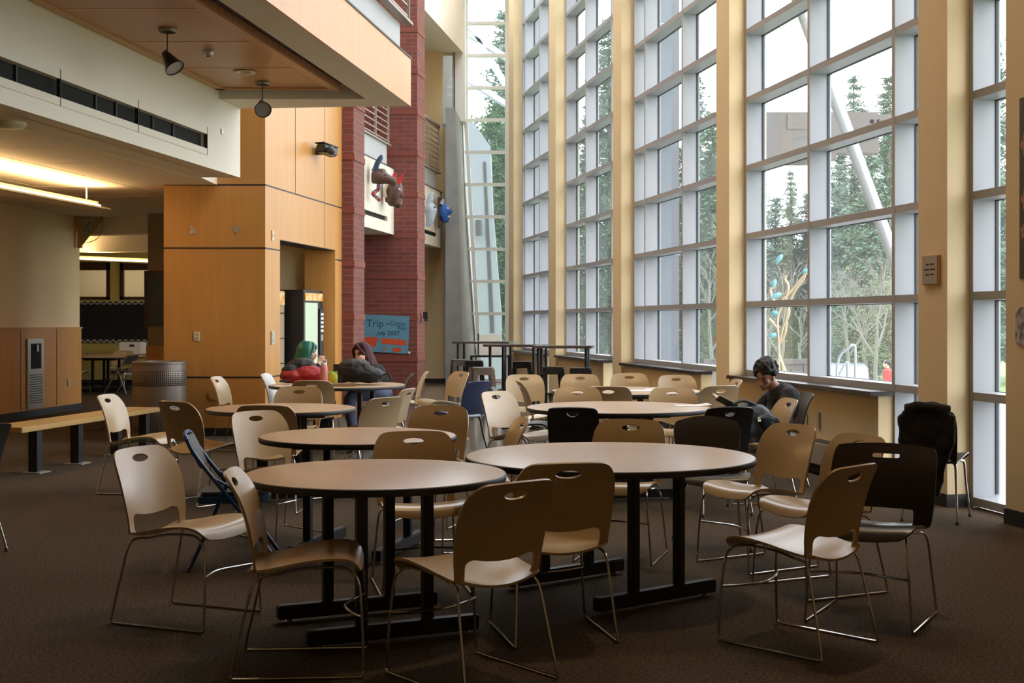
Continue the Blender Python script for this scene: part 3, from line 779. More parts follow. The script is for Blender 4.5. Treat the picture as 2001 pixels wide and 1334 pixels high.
# ---- blue folding chair
t = thing('folding_chair', 'blue steel folding chair with dark padded seat left of the front table', 'chair')
for s in (-1, 1):
    x = s*.205
    MB().tube(catmull([(x, -.30, .775), (x, -.235, .66), (x, .02, .33), (x, .245, .012)], 4), .0125, 8).build('front_leg', M['bluemetal'], t, smooth=True)
    l = MB().tube([(x*.9, -.07, .52), (x*.9, -.13, .38), (x*.92, -.29, .012)], .0125, 8).build('rear_leg', M['bluemetal'], t, smooth=True)
    MB().tube([(x*.92, -.285, .03), (x*.92, -.292, .0)], .016, 8).build('rubber_tip', M['rubber'], l)
    MB().tube([(x, -.155, .555), (x*.95, -.06, .50), (x*.93, -.02, .455)], .008, 6).build('brace', M['bluemetal'], t)
MB().tube(catmull([(-.205, -.30, .775), (-.16, -.315, .80), (0, -.325, .808), (.16, -.315, .80), (.205, -.30, .775)], 4), .0125, 8).build('top_rail', M['bluemetal'], t, smooth=True)
b = MB()
for i in range(9):
    u = -.2+.05*i
    b.v += [(u, -.305-.03*(1-(u/.2)**2)+.003, .785), (u, -.218-.03*(1-(u/.2)**2), .61), (u, -.305-.03*(1-(u/.2)**2)+.016, .785), (u, -.218-.03*(1-(u/.2)**2)+.013, .61)]
for i in range(8):
    k = 4*i
    b.f += [(k, k+4, k+5, k+1), (k+2, k+3, k+7, k+6), (k, k+2, k+6, k+4), (k+1, k+5, k+7, k+3)]; b.mi += [0]*4
b.f += [(0, 1, 3, 2), (32, 34, 35, 33)]; b.mi += [0, 0]
b.build('backrest', M['padgrey'], t, smooth=True)
MB().prism(rounded([(-.19, -.25), (.19, -.25), (.2, .12), (.12, .18), (-.12, .18), (-.2, .12)], .05), .40, .44).build('seat_pan', M['bluemetal'], t, bevel=.006)
MB().prism(rounded([(-.17, -.23), (.17, -.23), (.18, .11), (.11, .165), (-.11, .165), (-.18, .11)], .05), .44, .465).build('seat_pad', M['padgrey'], t, bevel=.01)
MB().tube([(-.19, -.24, .12), (.19, -.24, .12)], .007, 6).build('cross_bar', M['chrome'], t)
place(t, -1.59, 7.50, 80); t.scale = (.97, .97, .97)
# ================================================================ outdoors
rnd = random.Random(7)
M['needles'] = mat('conifer_needles', (0.045, 0.095, 0.055), 0.7, noise=(0.6, 0.25, (0.095, 0.155, 0.09)))
M['leaves'] = mat('yellow_green_leaves', (0.085, 0.13, 0.06), 0.7, noise=(0.8, 0.25, (0.20, 0.21, 0.085)))
M['bark'] = mat('grey_bark', (0.13, 0.11, 0.095), 0.9, noise=(8, 0.3, (0.07, 0.06, 0.05)))
M['twig'] = mat('pale_twigs', (0.17, 0.155, 0.135), 0.9)
M['lawn'] = mat('lawn', (0.10, 0.20, 0.035), 0.95, noise=(1.5, 0.3, (0.16, 0.27, 0.05)))
M['paving'] = mat('patio_paving', (0.35, 0.35, 0.34), 0.9, noise=(2, 0.3, (0.28, 0.28, 0.27)))
M['pale'] = mat('pale_render', (0.15, 0.17, 0.195), 0.8)
M['galv'] = mat('galvanised_pipe', (0.36, 0.39, 0.43), 0.4, metal=0.3)
M['fascia'] = mat('weathered_beam', (0.13, 0.11, 0.10), 0.7)
M['siding'] = mat('grey_siding', (0.45, 0.47, 0.50), 0.8)
struct(MB().box(-60, 90, -20, 140, -1.6, -1.4).build('ground_lawn', M['lawn']))
struct(MB().prism([W(0, .3), W(31, .3), (2.5, 36), (9, 30), (12, 12), (9, 0)], -1.39, -0.12).build('ground_patio', M['paving']))

def leaf_quads(b, c, n, spread, size, flat=0.5):
    for _ in range(n):
        p = Vector(c)+Vector((rnd.gauss(0, spread), rnd.gauss(0, spread), rnd.gauss(0, spread*flat)))
        d = Vector((rnd.uniform(-1, 1), rnd.uniform(-1, 1), rnd.uniform(-.6, .3))).normalized()
        e = d.orthogonal().normalized(); s = size*rnd.uniform(.6, 1.3)
        b.add([p-d*s, p+e*s*.35, p+d*s, p-e*s*.35], [(0, 1, 2, 3)])
def conifer_meshes(H, Rb):
    t = MB().tube([(0, 0, 0), (.05, .03, H*.4), (0, 0, H*.98)], [H*.018, H*.012, .02], 8)
    f = MB(); z = H*.10
    while z < H*.985:
        k = 1-(z/H); n = 5+int(5*k); L = Rb*(k**.8)*rnd.uniform(.75, 1.1)+.15
        for j in range(n):
            a = rnd.uniform(0, 6.283); dx, dy = math.cos(a), math.sin(a); l = L*rnd.uniform(.6, 1.1)
            t.tube([(0, 0, z), (dx*l*.6, dy*l*.6, z-.05*l), (dx*l, dy*l, z-.28*l)], [.04, .03, .01], 4)
            m = max(3, int(l*7))
            for i in range(m):
                q = (i+.6)/m*l
                leaf_quads(f, (dx*q, dy*q, z-.22*q*q/l-.05), 9, .16+.05*l, .15, .6)
        z += H*.020+.10
    return f.mesh('foliage', M['needles'], recalc=False), t.mesh('trunk', M['bark'])
def bare_meshes(H):
    b = MB()
    def br(p, d, L, r, depth):
        q = p+d*L; mid = p+d*L*.5+Vector((rnd.uniform(-1, 1), rnd.uniform(-1, 1), 0))*L*.06
        b.tube([p, mid, q], [r, r*.85, r*.65], 5 if depth > 2 else 3, caps=False)
        if depth == 0: return
        for _ in range(3 if depth > 1 else 4):
            nd = (d+Vector((rnd.uniform(-1, 1), rnd.uniform(-1, 1), rnd.uniform(-.35, .6)))*.75).normalized()
            br(p+d*L*rnd.uniform(.45, 1), nd, L*rnd.uniform(.55, .8), r*.55, depth-1)
    br(Vector((0, 0, 0)), Vector((.03, .02, 1)), H*.32, H*.012, 5)
    return b.mesh('branches', M['twig'])
def broad_meshes(H, Rb):
    t = MB().tube([(0, 0, 0), (.1, 0, H*.5), (0, .1, H*.8)], [H*.02, H*.014, .03], 7); f = MB()
    for _ in range(60):
        a, z = rnd.uniform(0, 6.283), rnd.uniform(.2, 1)*H; r = Rb*rnd.uniform(.2, 1)*(1-.5*z/H)
        c = (r*math.cos(a), r*math.sin(a), z)
        t.tube([(0, 0, z*.7), c], [.03, .01], 4); leaf_quads(f, c, 110, .5, .085, .7)
    return f.mesh('foliage', M['leaves'], recalc=False), t.mesh('trunk', M['bark'])
CONI = [conifer_meshes(15, 3.2), conifer_meshes(19, 3.6), conifer_meshes(12, 2.8)]
BARE = [bare_meshes(11), bare_meshes(8)]
BROAD = [broad_meshes(7, 3.0)]
def tree(kind, meshes, x, y, label, rz, s, group):
    t = thing(kind, label, 'tree', (x, y, -1.4), rz, group); t.scale = (s, s, s)
    if not isinstance(meshes, tuple): meshes = (meshes,)
    for me in meshes:
        o = bpy.data.objects.new(me.name.split('.')[0], me); COL.objects.link(o); o.parent = t
TREES = [  # pixel x, depth, kind, index, scale
    (1668, 62, 'c', 1, .78), (1700, 54, 'c', 0, .70), (1738, 58, 'c', 1, .74), (1640, 66, 'c', 0, .78), (1775, 60, 'c', 1, .9),
    (1610, 70, 'c', 1, .62), (1575, 64, 'c', 0, .62), (1545, 72, 'c', 1, .60), (1515, 66, 'c', 2, .78), (1480, 70, 'c', 1, .62),
    (1450, 66, 'c', 0, .72), (1420, 70, 'c', 1, .8), (1392, 60, 'c', 0, .85), (1360, 64, 'c', 1, .8), (1320, 66, 'c', 0, .8), (1270, 68, 'c', 1, .8), (1230, 62, 'c', 0, .8),
    (1190, 60, 'c', 1, .9), (1150, 66, 'c', 0, .9), (985, 70, 'c', 1, 1.05), (965, 62, 'c', 0, .9), (1010, 66, 'c', 1, .9), (1850, 60, 'c', 0, 1.0), (1930, 58, 'c', 1, .9), (2010, 64, 'c', 1, .9),
    (1655, 46, 'b', 0, .62), (1715, 42, 'b', 0, .66), (1530, 44, 'b', 0, .62), (1565, 48, 'b', 1, .8), (1500, 50, 'b', 1, .8), (1388, 46, 'b', 0, .7), (1690, 50, 'b', 1, .9),
    (1735, 50, 'l', 0, .62), (1665, 54, 'l', 0, .50), (1600, 56, 'l', 0, .5), (1540, 54, 'l', 0, .45), (1700, 60, 'l', 0, .55), (1480, 54, 'l', 0, .5), (1630, 60, 'l', 0, .5), (1400, 56, 'l', 0, .5)]
KN = {'c': ('conifer_tree', CONI, 'dark conifer tree rising in the wood beyond the windows', 'conifers beyond the windows'),
      'b': ('bare_tree', BARE, 'leafless pale-branched tree before the dark conifers outside', 'bare trees outside'),
      'l': ('leafy_tree', BROAD, 'low yellow-green leafy tree at the edge of the lawn outside', 'leafy trees outside')}
for xp, d, k, i, s in TREES:
    n, ms, lb, g = KN[k]; p = px(xp, 629, d)
    tree(n, ms[i], p[0], d, lb, rnd.uniform(0, 6.28), s, g)

# leaning pipe strut and roof beam seen through the panes
t = tag(MB().tube([px(1894, 890, 15.6), px(1742, 490, 15.6), px(1556, -10, 15.6), px(1470, -240, 15.6)], .078, 16).build('leaning_strut', M['galv'], smooth=True), 'pale leaning steel pipe outside the window bay', 'strut')
t = thing('roof_beam', 'brown roof overhang with bolted beam end outside the window', 'roof', px(1500, 262, 19))
b = MB(); z0 = .0
b.obox((.55, 0, .0), (2.1, .35, .6), 0); b.build('fascia_board', M['fascia'], t)
MB().obox((1.25, -.1, .16), (2.0, .12, .22), R(2)).build('beam_end', M['fascia'], t)
for k in (0, 1): MB().tube([(1.5+.1*k, -.175, .16), (1.5+.1*k, -.15, .16)], .035, 10).build('bolt', M['gasket'], t)
MB().obox((.2, .1, -.35), (1.5, .8, .12), 0).build('soffit_board', M['fascia'], t)
# timber fence, stair rail, car
t = thing('timber_fence', 'grey-brown timber fence low beyond the window', 'fence', (px(1535, 0, 21)[0]-.1, 21, -.12))
for k in range(9): MB().box(-1.2+.2*k, -1.2+.2*k+.17, -.02, .02, 0, .86).build('board', M['fascia'], t)
MB().box(-1.25, .63, -.05, .05, .86, .94).build('cap_rail', M['fascia'], t)
t = thing('stair_handrail', 'bent steel stair handrail outside the window', 'handrail', (px(1655, 0, 20)[0], 20, -.12))
a = px(1671, 675, 20)[2]+.12
MB().tube(catmull([(.13, 0, 0), (.13, 0, a-.12), (.10, 0, a), (.04, 0, a-.03), (-.12, .1, a-.28), (-.12, .1, 0)], 5), .022, 8).build('rail', M['galv'], t, smooth=True)
MB().tube(catmull([(.14, .5, 0), (.14, .5, a-.36), (.11, .5, a-.3), (-.03, .5, a-.62), (-.03, .5, 0)], 5), .022, 8).build('rail', M['galv'], t, smooth=True)
t = thing('car', 'pale silver car parked beyond the stair handrail', 'car', (px(1643, 0, 43)[0], 43, -1.4), R(78))
M['carpaint'] = mat('silver_car_paint', (0.20, 0.22, 0.25), 0.25); M['carglass'] = mat('car_glass', (0.05, 0.07, 0.09), 0.1)
prof = [(-2.1, .35), (-2.15, .7), (-2.0, .85), (-1.2, .95), (-.6, 1.38), (.9, 1.42), (1.5, 1.0), (2.05, .92), (2.15, .6), (2.1, .35)]
n = len(prof); b = MB()
b.add([(x, -.85, z) for x, z in prof]+[(x, .85, z) for x, z in prof], [tuple(range(n)), tuple(range(n, 2*n))[::-1]]+[(i, n+i, n+(i+1) % n, (i+1) % n) for i in range(n)])
b.build('body', M['carpaint'], t, bevel=.06)
for s in (-1, 1):
    MB().add([(-1.0, s*.862, .98), (-.5, s*.862, 1.3), (.8, s*.862, 1.33), (1.25, s*.862, 1.0)], [(0, 1, 2, 3)]).build('side_window', M['carglass'], t)
    for x in (-1.35, 1.35): MB().tube([(x, s*.7, .33), (x, s*.88, .33)], .33, 20).build('wheel', M['rubber'], t)
# curly garden sculpture
M['brass'] = mat('weathered_bronze', (0.40, 0.31, 0.19), 0.4, metal=0.4)
M['enamel'] = mat('blue_green_enamel', (0.10, 0.35, 0.38), 0.4)
t = thing('garden_sculpture', 'curly metal tree sculpture with coloured birds outside the window', 'sculpture', (px(1520, 0, 17)[0], 17, -.12))
o0 = Vector(t.location)
def sp(x, y): return Vector(px(x, y, 17))-o0
for pts in ([(1522, 858), (1522, 690), (1519, 620), (1535, 585), (1540, 560), (1533, 545), (1537, 538)], [(1520, 680), (1530, 640), (1541, 612), (1538, 590)], [(1524, 670), (1534, 650), (1537, 620), (1545, 585), (1558, 560), (1570, 545), (1572, 530)],
            [(1522, 700), (1530, 725), (1540, 858)], [(1521, 700), (1513, 740), (1504, 858)], [(1520, 600), (1508, 580), (1505, 565), (1515, 560)], [(1525, 590), (1545, 570), (1560, 552), (1578, 530)], [(1518, 640), (1505, 625), (1503, 622)], [(1521, 690), (1532, 720), (1540, 735)]):
    MB().tube(catmull([sp(*p) for p in pts], 5), .022, 7).build('stem', M['brass'], t, smooth=True)
for (x, y, a, w) in ((1516, 578, .4, .09), (1512, 555, 1.2, .07), (1522, 506, .9, .08), (1574, 530, .5, .06), (1510, 655, .2, .06), (1515, 612, 0, .06)):
    MB().ball(sp(x, y), (w, .03, .035), 10, 6, Matrix.Rotation(-a, 3, 'Y')).build('bird', M['enamel'], t, smooth=True)
# pale neighbouring wing beyond the end window
t = thing('neighbouring_building', 'pale wing of the building with a slanted parapet beyond the far end window', 'building', (px(935, 0, 42)[0], 42, -1.4))
o0 = Vector(t.location)
pl = [Vector(px(x, y, 42))-o0 for x, y in ((860, 180), (927, 242), (958, 285), (962, 400), (979, 610), (979, 860), (860, 860))]
n = len(pl); MB().add(pl+[p+Vector((0, 3, 0)) for p in pl], [tuple(range(n)), tuple(range(n, 2*n))[::-1]]+[(i, n+i, n+(i+1) % n, (i+1) % n) for i in range(n)]).build('wall', M['pale'], t)
MB().hull8([Vector(px(x, y, 41.97))-o0 for x, y in ((944, 316), (949, 316), (966, 650), (958, 650))], [Vector(px(x, y, 42.05))-o0 for x, y in ((944, 316), (949, 316), (966, 650), (958, 650))]).build('recess', M['gasket'], t)
MB().tube([Vector(px(935, 430, 41.8))-o0, Vector(px(936, 460, 41.8))-o0], .1, 12).build('wall_lamp', M['gasket'], t)
t = thing('roof_truss', 'slanting grey-blue roof bars outside the top of the end window', 'roof', px(950, 110, 44)); o0 = Vector(t.location)
for a, b2 in (((900, 20), (990, 170)), ((905, 150), (990, 205)), ((905, 60), (1000, 120))):
    MB().tube([Vector(px(*a, 44))-o0, Vector(px(*b2, 44))-o0], .12, 6).build('bar', M['galv'], t)
for xa, xb, d, lb in ((1272, 1323, 22.5, 'pale render pier standing close outside the windows, nearer one'), (1036, 1062, 34.0, 'added pale block standing in for reflections in the far windows')):  # the far block is added to imitate pale reflections in the panes
    t = thing('pale_block', lb, 'pier', (px((xa+xb)/2, 0, d)[0], d, -1.4)); w = (xb-xa)/2500*d
    MB().box(-w/2, w/2, -.3, .3, 0, 13).build('shaft', M['pale'], t)
    for z in range(2, 13, 2): MB().box(-w/2-.004, w/2+.004, -.304, .304, z-.012, z+.012).build('seam', M['siding'], t)
tag(MB().box(-2.2, -1.2, 31.6, 31.7, -1.4, 8.2).build('siding_panel', M['siding']), 'grey siding seen through the small opening by the far wall', 'wall panel')
# ================================================================ fixtures and small things
def on_F(y, z, off=0.0): return (F(y)+off, y, z)
AF = -math.atan2(.152, 1.0)      # yaw of the left planes
M['lens'] = mat('lamp_glass', (0.30, 0.28, 0.25), 0.1)
M['spotpaint'] = mat('graphite_paint', (0.05, 0.048, 0.048), 0.35, metal=0.4)
M['red'] = mat('red_cloth', (0.36, 0.012, 0.014), 0.6)
M['paper'] = mat('white_paper', (0.75, 0.74, 0.72), 0.7)
M['glow'] = mat('warm_lamp_tube', (1, .8, .5), 0.5, emit=((1.0, 0.70, 0.34), 9.0))
M['fixture'] = mat('cream_fixture_paint', (0.72, 0.62, 0.42), 0.5)

def spotlight(p, ry, rz, label):
    t = thing('track_spotlight', label, 'spotlight', p)
    MB().lathe([(.075, -.028), (.08, -.02), (.08, 0), (.0, 0)], 20, caps=False).build('canopy', M['rail'], t, smooth=True)
    MB().tube([(0, 0, -.02), (0, 0, -.21)], .006, 6).build('stem', M['spotpaint'], t)
    m = Matrix.Rotation(rz, 3, 'Z') @ Matrix.Rotation(ry, 3, 'Y')
    h = MB().lathe([(.012, .06), (.03, .05), (.048, .0), (.075, -.10), (.088, -.125), (.092, -.14), (.084, -.14)], 24, caps=False)
    h.v = [tuple(m @ Vector(v)+Vector((0, 0, -.25))) for v in h.v]
    h.build('lamp_head', M['spotpaint'], t, smooth=True)
    l = MB().lathe([(.001, -.130), (.085, -.132)], 20, caps=False); l.v = [tuple(m @ Vector(v)+Vector((0, 0, -.25))) for v in l.v]
    l.build('lens', M['lens'], t)
    y = MB().tube([tuple(m @ Vector((0, -.09, -.09))+Vector((0, 0, -.25))), (0, -.06, -.2), (0, 0, -.2), (0, .06, -.2), tuple(m @ Vector((0, .09, -.09))+Vector((0, 0, -.25)))], .006, 6).build('yoke', M['spotpaint'], t)
    return t
d1 = 2.63*2500/(629-57); d2 = 2.63*2500/(629-161)
spotlight(px(327, 57, d1), R(-38), R(-25), 'dark spotlight hanging from the wood ceiling, the one nearer the camera')
spotlight(px(513, 161, d2), R(-60), R(-76), 'dark spotlight hanging from the wood ceiling near its far end')
t = thing('smoke_detector', 'small round detector on the perforated wood ceiling between the spotlights', 'detector', px(407, 101, 2.62*2500/528))
MB().lathe([(.02, -.045), (.045, -.035), (.055, -.01), (.055, 0), (0, 0)], 18, caps=False).build('body', M['plate'], t, smooth=True)
MB().lathe([(.001, -.055), (.018, -.05), (.02, -.04)], 12, caps=False).build('sensor', M['spotpaint'], t, smooth=True)
t = thing('recessed_downlight', 'unlit round recessed light in the perforated wood ceiling', 'ceiling light', px(478, 141, 2.625*2500/488))
MB().lathe([(.07, -.004), (.11, -.012), (.12, 0)], 24, caps=False).build('trim_ring', M['fixture'], t, smooth=True)
MB().lathe([(.001, -.003), (.075, -.003)], 20, caps=False).build('bulb_glass', M['lens'], t)
for x, y in FILL_LAMPS:  # housings for the added fill lamps
    t = thing('added_fill_lamp', 'added round warm fill lamp in the high hall ceiling, out of view', 'ceiling light', (x, y, 9.75), 0, 'added warm fill lamps above the view')
    MB().lathe([(.26, -.10), (.30, -.10), (.30, 0), (.26, 0)], 28, caps=False).build('housing', M['fixture'], t, smooth=True)
t = tag(MB().lathe([(.02, -.05), (.13, -.045), (.16, -.02), (.16, 0)], 24, px(14, 226, 11.0)[:2]+(3.14,)).build('ceiling_speaker', M['fixture'], smooth=True), 'round disc under the low ceiling at the left edge', 'ceiling speaker')
t = tag(MB().box(-.01, .012, -.03, .03, -.03, .03).build('wall_plate', M['plate'], loc=on_F(14.62, 3.60)), 'tiny square plate on the white fascia near its corner', 'wall plate')
t.rotation_euler = (0, 0, AF)

# ---- linear pendant lamps of the corridor
def linear(p, L, label, dy=0.152, watts=60.0):
    t = thing('pendant_light', label, 'pendant light', p, -math.atan2(dy, 1))
    MB().prism([(-.15, -L/2), (.15, -L/2), (.15, L/2), (-.15, L/2)], -.02, .0).build('tray', M['fixture'], t)
    b = MB().prism([(-.035, -L/2+.05), (.035, -L/2+.05), (.035, L/2-.1), (-.035, L/2-.1)], .005, .075).build('housing', M['fixture'], t)
    for s in (-1, 1):
        MB().tube([(s*.08, -L/2+.1, .02), (s*.08, L/2-.15, .02)], .014, 8).build('lamp_tube', M['glow'], t)
        MB().tube([(0, s*(L/2-.35), .07), (0, s*(L/2-.35), 3.14-p[2])], .009, 6).build('stem', M['fixture'], t)
    d = bpy.data.lights.new('uplight', 'AREA'); d.shape = 'RECTANGLE'; d.size = .2; d.size_y = L-.3; d.energy = watts; d.color = (1, .70, .36)
    o = bpy.data.objects.new('uplight', d); COL.objects.link(o); o.parent = t; o.location = (0, 0, .10); o.rotation_euler = (math.pi, 0, 0)
    return t
linear((-5.24-.152*2.6, 16.3-2.6, 2.87), 5.2, 'lit linear pendant light under the low ceiling at the left', watts=80)
linear((-7.75, 25.2, 2.62), 4.2, 'far linear pendant light before the classroom windows', dy=.9, watts=30)
linear((-5.55, 22.9, 2.92), 2.2, 'linear pendant light mostly hidden behind the maple pillar', watts=26)

# ---- security camera and plates on the maple wall
yc = 18.05
t = thing('security_camera', 'black security camera on the pale maple wall', 'camera', (S(yc), yc, 1.425+334*yc/2500))
MB().tube([(0, 0, 0), (.09, 0, 0)], .055, 16).build('mount', M['black'], t, smooth=True)
MB().obox((.16, -.08, .0), (.15, .34, .13), R(-28), R(-6)).build('housing', M['spotpaint'], t, bevel=.02)
MB().obox((.16, -.09, .07), (.165, .36, .012), R(-28), R(-6)).build('sun_hood', M['spotpaint'], t)
MB().ball((.235, -.215, -.02), .062, 14, 8).build('dome', M['spotpaint'], t, smooth=True)
def plate(name, p, w, h, rz, label, cat, mt='ivory', slots=2):
    t = thing(name, label, cat, p, rz)
    MB().box(-w/2, w/2, -.012, 0, -h/2, h/2).build('cover', M[mt], t, bevel=.002)
    for k in range(slots):
        z = (k-(slots-1)/2)*h*.42
        MB().box(-w*.22, w*.22, -.016, -.011, z-h*.12, z+h*.12).build('socket' if slots > 1 else 'switch', M['plate'], t)
    return t
RS = math.atan2(1, .16)   # yaw so that local -y faces away from the maple side wall into the hall
plate('outlet_plate', (px(385, 657, 16)[0], 15.997, px(385, 657, 16)[2]), .075, .115, 0, 'ivory double outlet plate on the orange maple pillar front', 'outlet', slots=2)
y = 16.25
plate('outlet_plate', (S(y)+.002, y, 1.425-31*y/2500), .12, .17, RS, 'metal data outlet plate on the pale maple edge left of the alcove', 'outlet', 'plate', 2)
plate('switch_plate', (S(y)+.002, y, 1.425+169*y/2500), .05, .13, RS, 'narrow pale plate high on the maple edge left of the alcove', 'wall plate', 'ivory', 1)
tag(MB().tube([(0, 0, 0), (0, -.015, 0)], .075, 24).build('wall_disc', M['maple'], loc=px(420, 770, 15.998)), 'small round wooden disc low on the maple pillar', 'disc')
for x, y, a in ((376, 451, .7), (461, 448, -.6)):
    b = MB().obox((0, -.002, 0), (.05, .003, .09), 0, 0, a).obox((.015, -.003, .01), (.03, .003, .11), 0, 0, -a)
    tag(b.build('tape_remnant', M['plate'], loc=px(x, y, 15.998)), 'grey torn tape remnant on the %s of the maple pillar front' % ('left half' if x < 400 else 'right half'), 'tape')
# ---- water filler, outlet, room sign
yw = 19.37; RL = math.atan2(1, .11)
t = thing('water_fountain', 'steel bottle filler with dark niche and grille in the corridor wainscot', 'water fountain', (L(yw)+.02, yw, 0), RL)
MB().box(-.26, .26, -.03, 0, .12, 1.17).build('frame', M['steel'], t, bevel=.006)
MB().box(-.16, .16, -.034, -.028, .72, 1.10).build('niche', M['dark'], t)
MB().box(-.03, .03, -.06, -.03, .98, 1.08).build('spout', M['steel'], t)
g = MB()
for k in range(13): g.box(-.20, .20, -.036, -.028, .20+.035*k, .20+.035*k+.012)
g.build('grille', M['gasket'], t)
plate('outlet_plate', (L(20.5)+.024, 20.5, 1.425-118*20.5/2500), .08, .12, RL, 'small outlet on the wainscot right of the water fountain', 'outlet', 'plate', 2)
M['olive'] = mat('olive_yellow_paint', (0.36, 0.29, 0.05), 0.5); M['signgrey'] = mat('frosted_sign', (0.42, 0.42, 0.33), 0.4); M['ink'] = mat('black_ink', (0.01, 0.01, 0.012), 0.6)
t = thing('room_sign', 'triangular room number sign hanging at the corridor corner', 'sign', (L(20.95)+.02, 20.8, 3.13))
MB().box(0, .07, -.03, .03, -.5, 0).build('bracket', M['perf_frame'], t)
MB().add([(.07, -.01, 0), (.40, -.01, 0), (.07, -.01, -.44), (.07, .01, 0), (.40, .01, 0), (.07, .01, -.44)], [(0, 2, 1), (3, 4, 5), (0, 1, 4, 3), (1, 2, 5, 4), (2, 0, 3, 5)]).build('panel', M['signgrey'], t)
e = MB().obox((.235, -.005, -.22), (.56, .03, .035), 0, 0, R(-53)).obox((.23, -.005, -.012), (.36, .03, .03))
e.build('edge_strip', M['olive'], t)
MB().tube(catmull([(.40, 0, -.03), (.40, 0, -.20), (.30, 0, -.36), (.12, 0, -.42)], 5), .006, 5).build('glass_arc', M['lens'], t)
text_part('ROOMS', .055, M['ink'], t, (.165, -.0125, -.14), (R(90), R(-53), 0))
text_part('121 123 127 129', .055, M['ink'], t, (.205, -.0125, -.185), (R(90), R(-53), 0))

# ---- bench and trash can
M['benchwood'] = mat('pale_bench_maple', (0.56, 0.36, 0.14), 0.35, noise=((20, 1.2, 6), 0.3, (0.48, 0.29, 0.10)))
t = thing('bench', 'long wooden bench on black posts beside the corridor', 'bench', (-4.50, 11.75, 0), math.atan2(-.178, 1))
MB().box(-.42, 0, 0, 2.85, .405, .455).build('bench_top', M['benchwood'], t, bevel=.006)
for y in (.35, 1.12, 1.95, 2.6):
    l = MB().box(-.12, -.03, y-.045, y+.045, .012, .405).build('leg', M['black'], t)
    MB().box(-.17, .03, y-.1, y+.1, 0, .012).build('floor_plate', M['plate'], l)
M['binmetal'] = mat('bronze_grey_metal', (0.23, 0.19, 0.16), 0.38, metal=0.55)
def perf_metal():
    m = mat('perforated_metal', (0.23, 0.19, 0.16), 0.4, metal=0.5); nt = m.node_tree; b = nt.nodes['Principled BSDF']
    tc = nt.nodes.new('ShaderNodeTexCoord'); v = nt.nodes.new('ShaderNodeTexVoronoi'); v.inputs['Scale'].default_value = 42; v.inputs['Randomness'].default_value = 0
    r = nt.nodes.new('ShaderNodeValToRGB'); r.color_ramp.elements[0].position = .3; r.color_ramp.elements[0].color = (.004, .004, .004, 1); r.color_ramp.elements[1].position = .38; r.color_ramp.elements[1].color = (.23, .19, .16, 1)
    sp = nt.nodes.new('ShaderNodeSeparateXYZ'); at = nt.nodes.new('ShaderNodeMath'); at.operation = 'ARCTAN2'; ml = nt.nodes.new('ShaderNodeMath'); ml.operation = 'MULTIPLY'; ml.inputs[1].default_value = .318
    cb = nt.nodes.new('ShaderNodeCombineXYZ'); v.voronoi_dimensions = '2D'
    nt.links.new(tc.outputs['Object'], sp.inputs[0]); nt.links.new(sp.outputs[1], at.inputs[0]); nt.links.new(sp.outputs[0], at.inputs[1]); nt.links.new(at.outputs[0], ml.inputs[0])
    nt.links.new(ml.outputs[0], cb.inputs[0]); nt.links.new(sp.outputs[2], cb.inputs[1]); nt.links.new(cb.outputs[0], v.inputs[0]); nt.links.new(v.outputs[0], r.inputs[0]); nt.links.new(r.outputs[0], b.inputs['Base Color']); return m
M['binperf'] = perf_metal()
t = thing('trash_can', 'large round bronze-grey metal trash can with perforated bands', 'trash can', (-4.27, 15.5, 0))
MB().lathe([(.30, 0), (.315, .01), (.315, .92), (.325, .925), (.325, .945), (.30, .955), (.22, .95), (.2, .90)], 40, caps=False).build('body', M['binmetal'], t, smooth=True)
for a, b in ((.66, .84), (.10, .42)): MB().lathe([(.3165, a), (.318, a+.004), (.318, b-.004), (.3165, b)], 40, caps=False).build('perforated_band', M['binperf'], t, smooth=True)
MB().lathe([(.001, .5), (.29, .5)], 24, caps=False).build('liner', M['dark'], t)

# ---- vending machines in the alcove
M['orangepic'] = mat('orange_fruit_print', (0.75, 0.33, 0.05), 0.5, noise=(9, 0.1, (0.75, 0.62, 0.30)))
M['vendlit'] = mat('vending_window', (0.45, 0.52, 0.40), 0.15, emit=((0.75, 0.9, 0.65), 0.35))
M['tanpanel'] = mat('tan_machine_panel', (0.42, 0.32, 0.20), 0.4)
t = thing('vending_machine', 'black vending machine with tall glass front in the alcove', 'vending machine', (S(18.0)-.17, 18.0, 0), math.atan2(-.16, 1))
MB().box(-.82, 0, 0, .90, .04, 1.88).build('cabinet', M['black'], t, bevel=.01)
MB().box(0, .012, .06, .62, .55, 1.70).build('window', M['vendlit'], t)
MB().box(0, .013, .05, .86, 1.73, 1.84).build('header_print', M['orangepic'], t)
MB().box(0, .03, .68, .84, .95, 1.62).build('control_panel', M['gasket'], t)
MB().box(.03, .034, .71, .81, 1.15, 1.24).build('coin_plate', M['plate'], t)
for k in range(5): MB().box(.03, .038, .70, .82, 1.28+.06*k, 1.315+.06*k).build('button', M['paper'], t)
MB().box(0, .015, .10, .6, .2, .42).build('delivery_flap', M['gasket'], t)
t = thing('vending_machine', 'tan drinks machine with orange fruit print at the alcove left edge', 'vending machine', (S(17.0)-.40, 17.02, 0), math.atan2(-.16, 1))
MB().box(-.72, 0, 0, .90, .04, 1.86).build('cabinet', M['tanpanel'], t, bevel=.01)
MB().box(0, .012, .03, .87, 1.66, 1.84).build('header_print', M['orangepic'], t)
for z in (.5, .85, 1.2, 1.55): MB().box(0, .008, .02, .88, z-.006, z+.006).build('seam', M['black'], t)
MB().box(0, .02, .35, .55, .55, .95).build('delivery_slot', M['orangepic'], t)

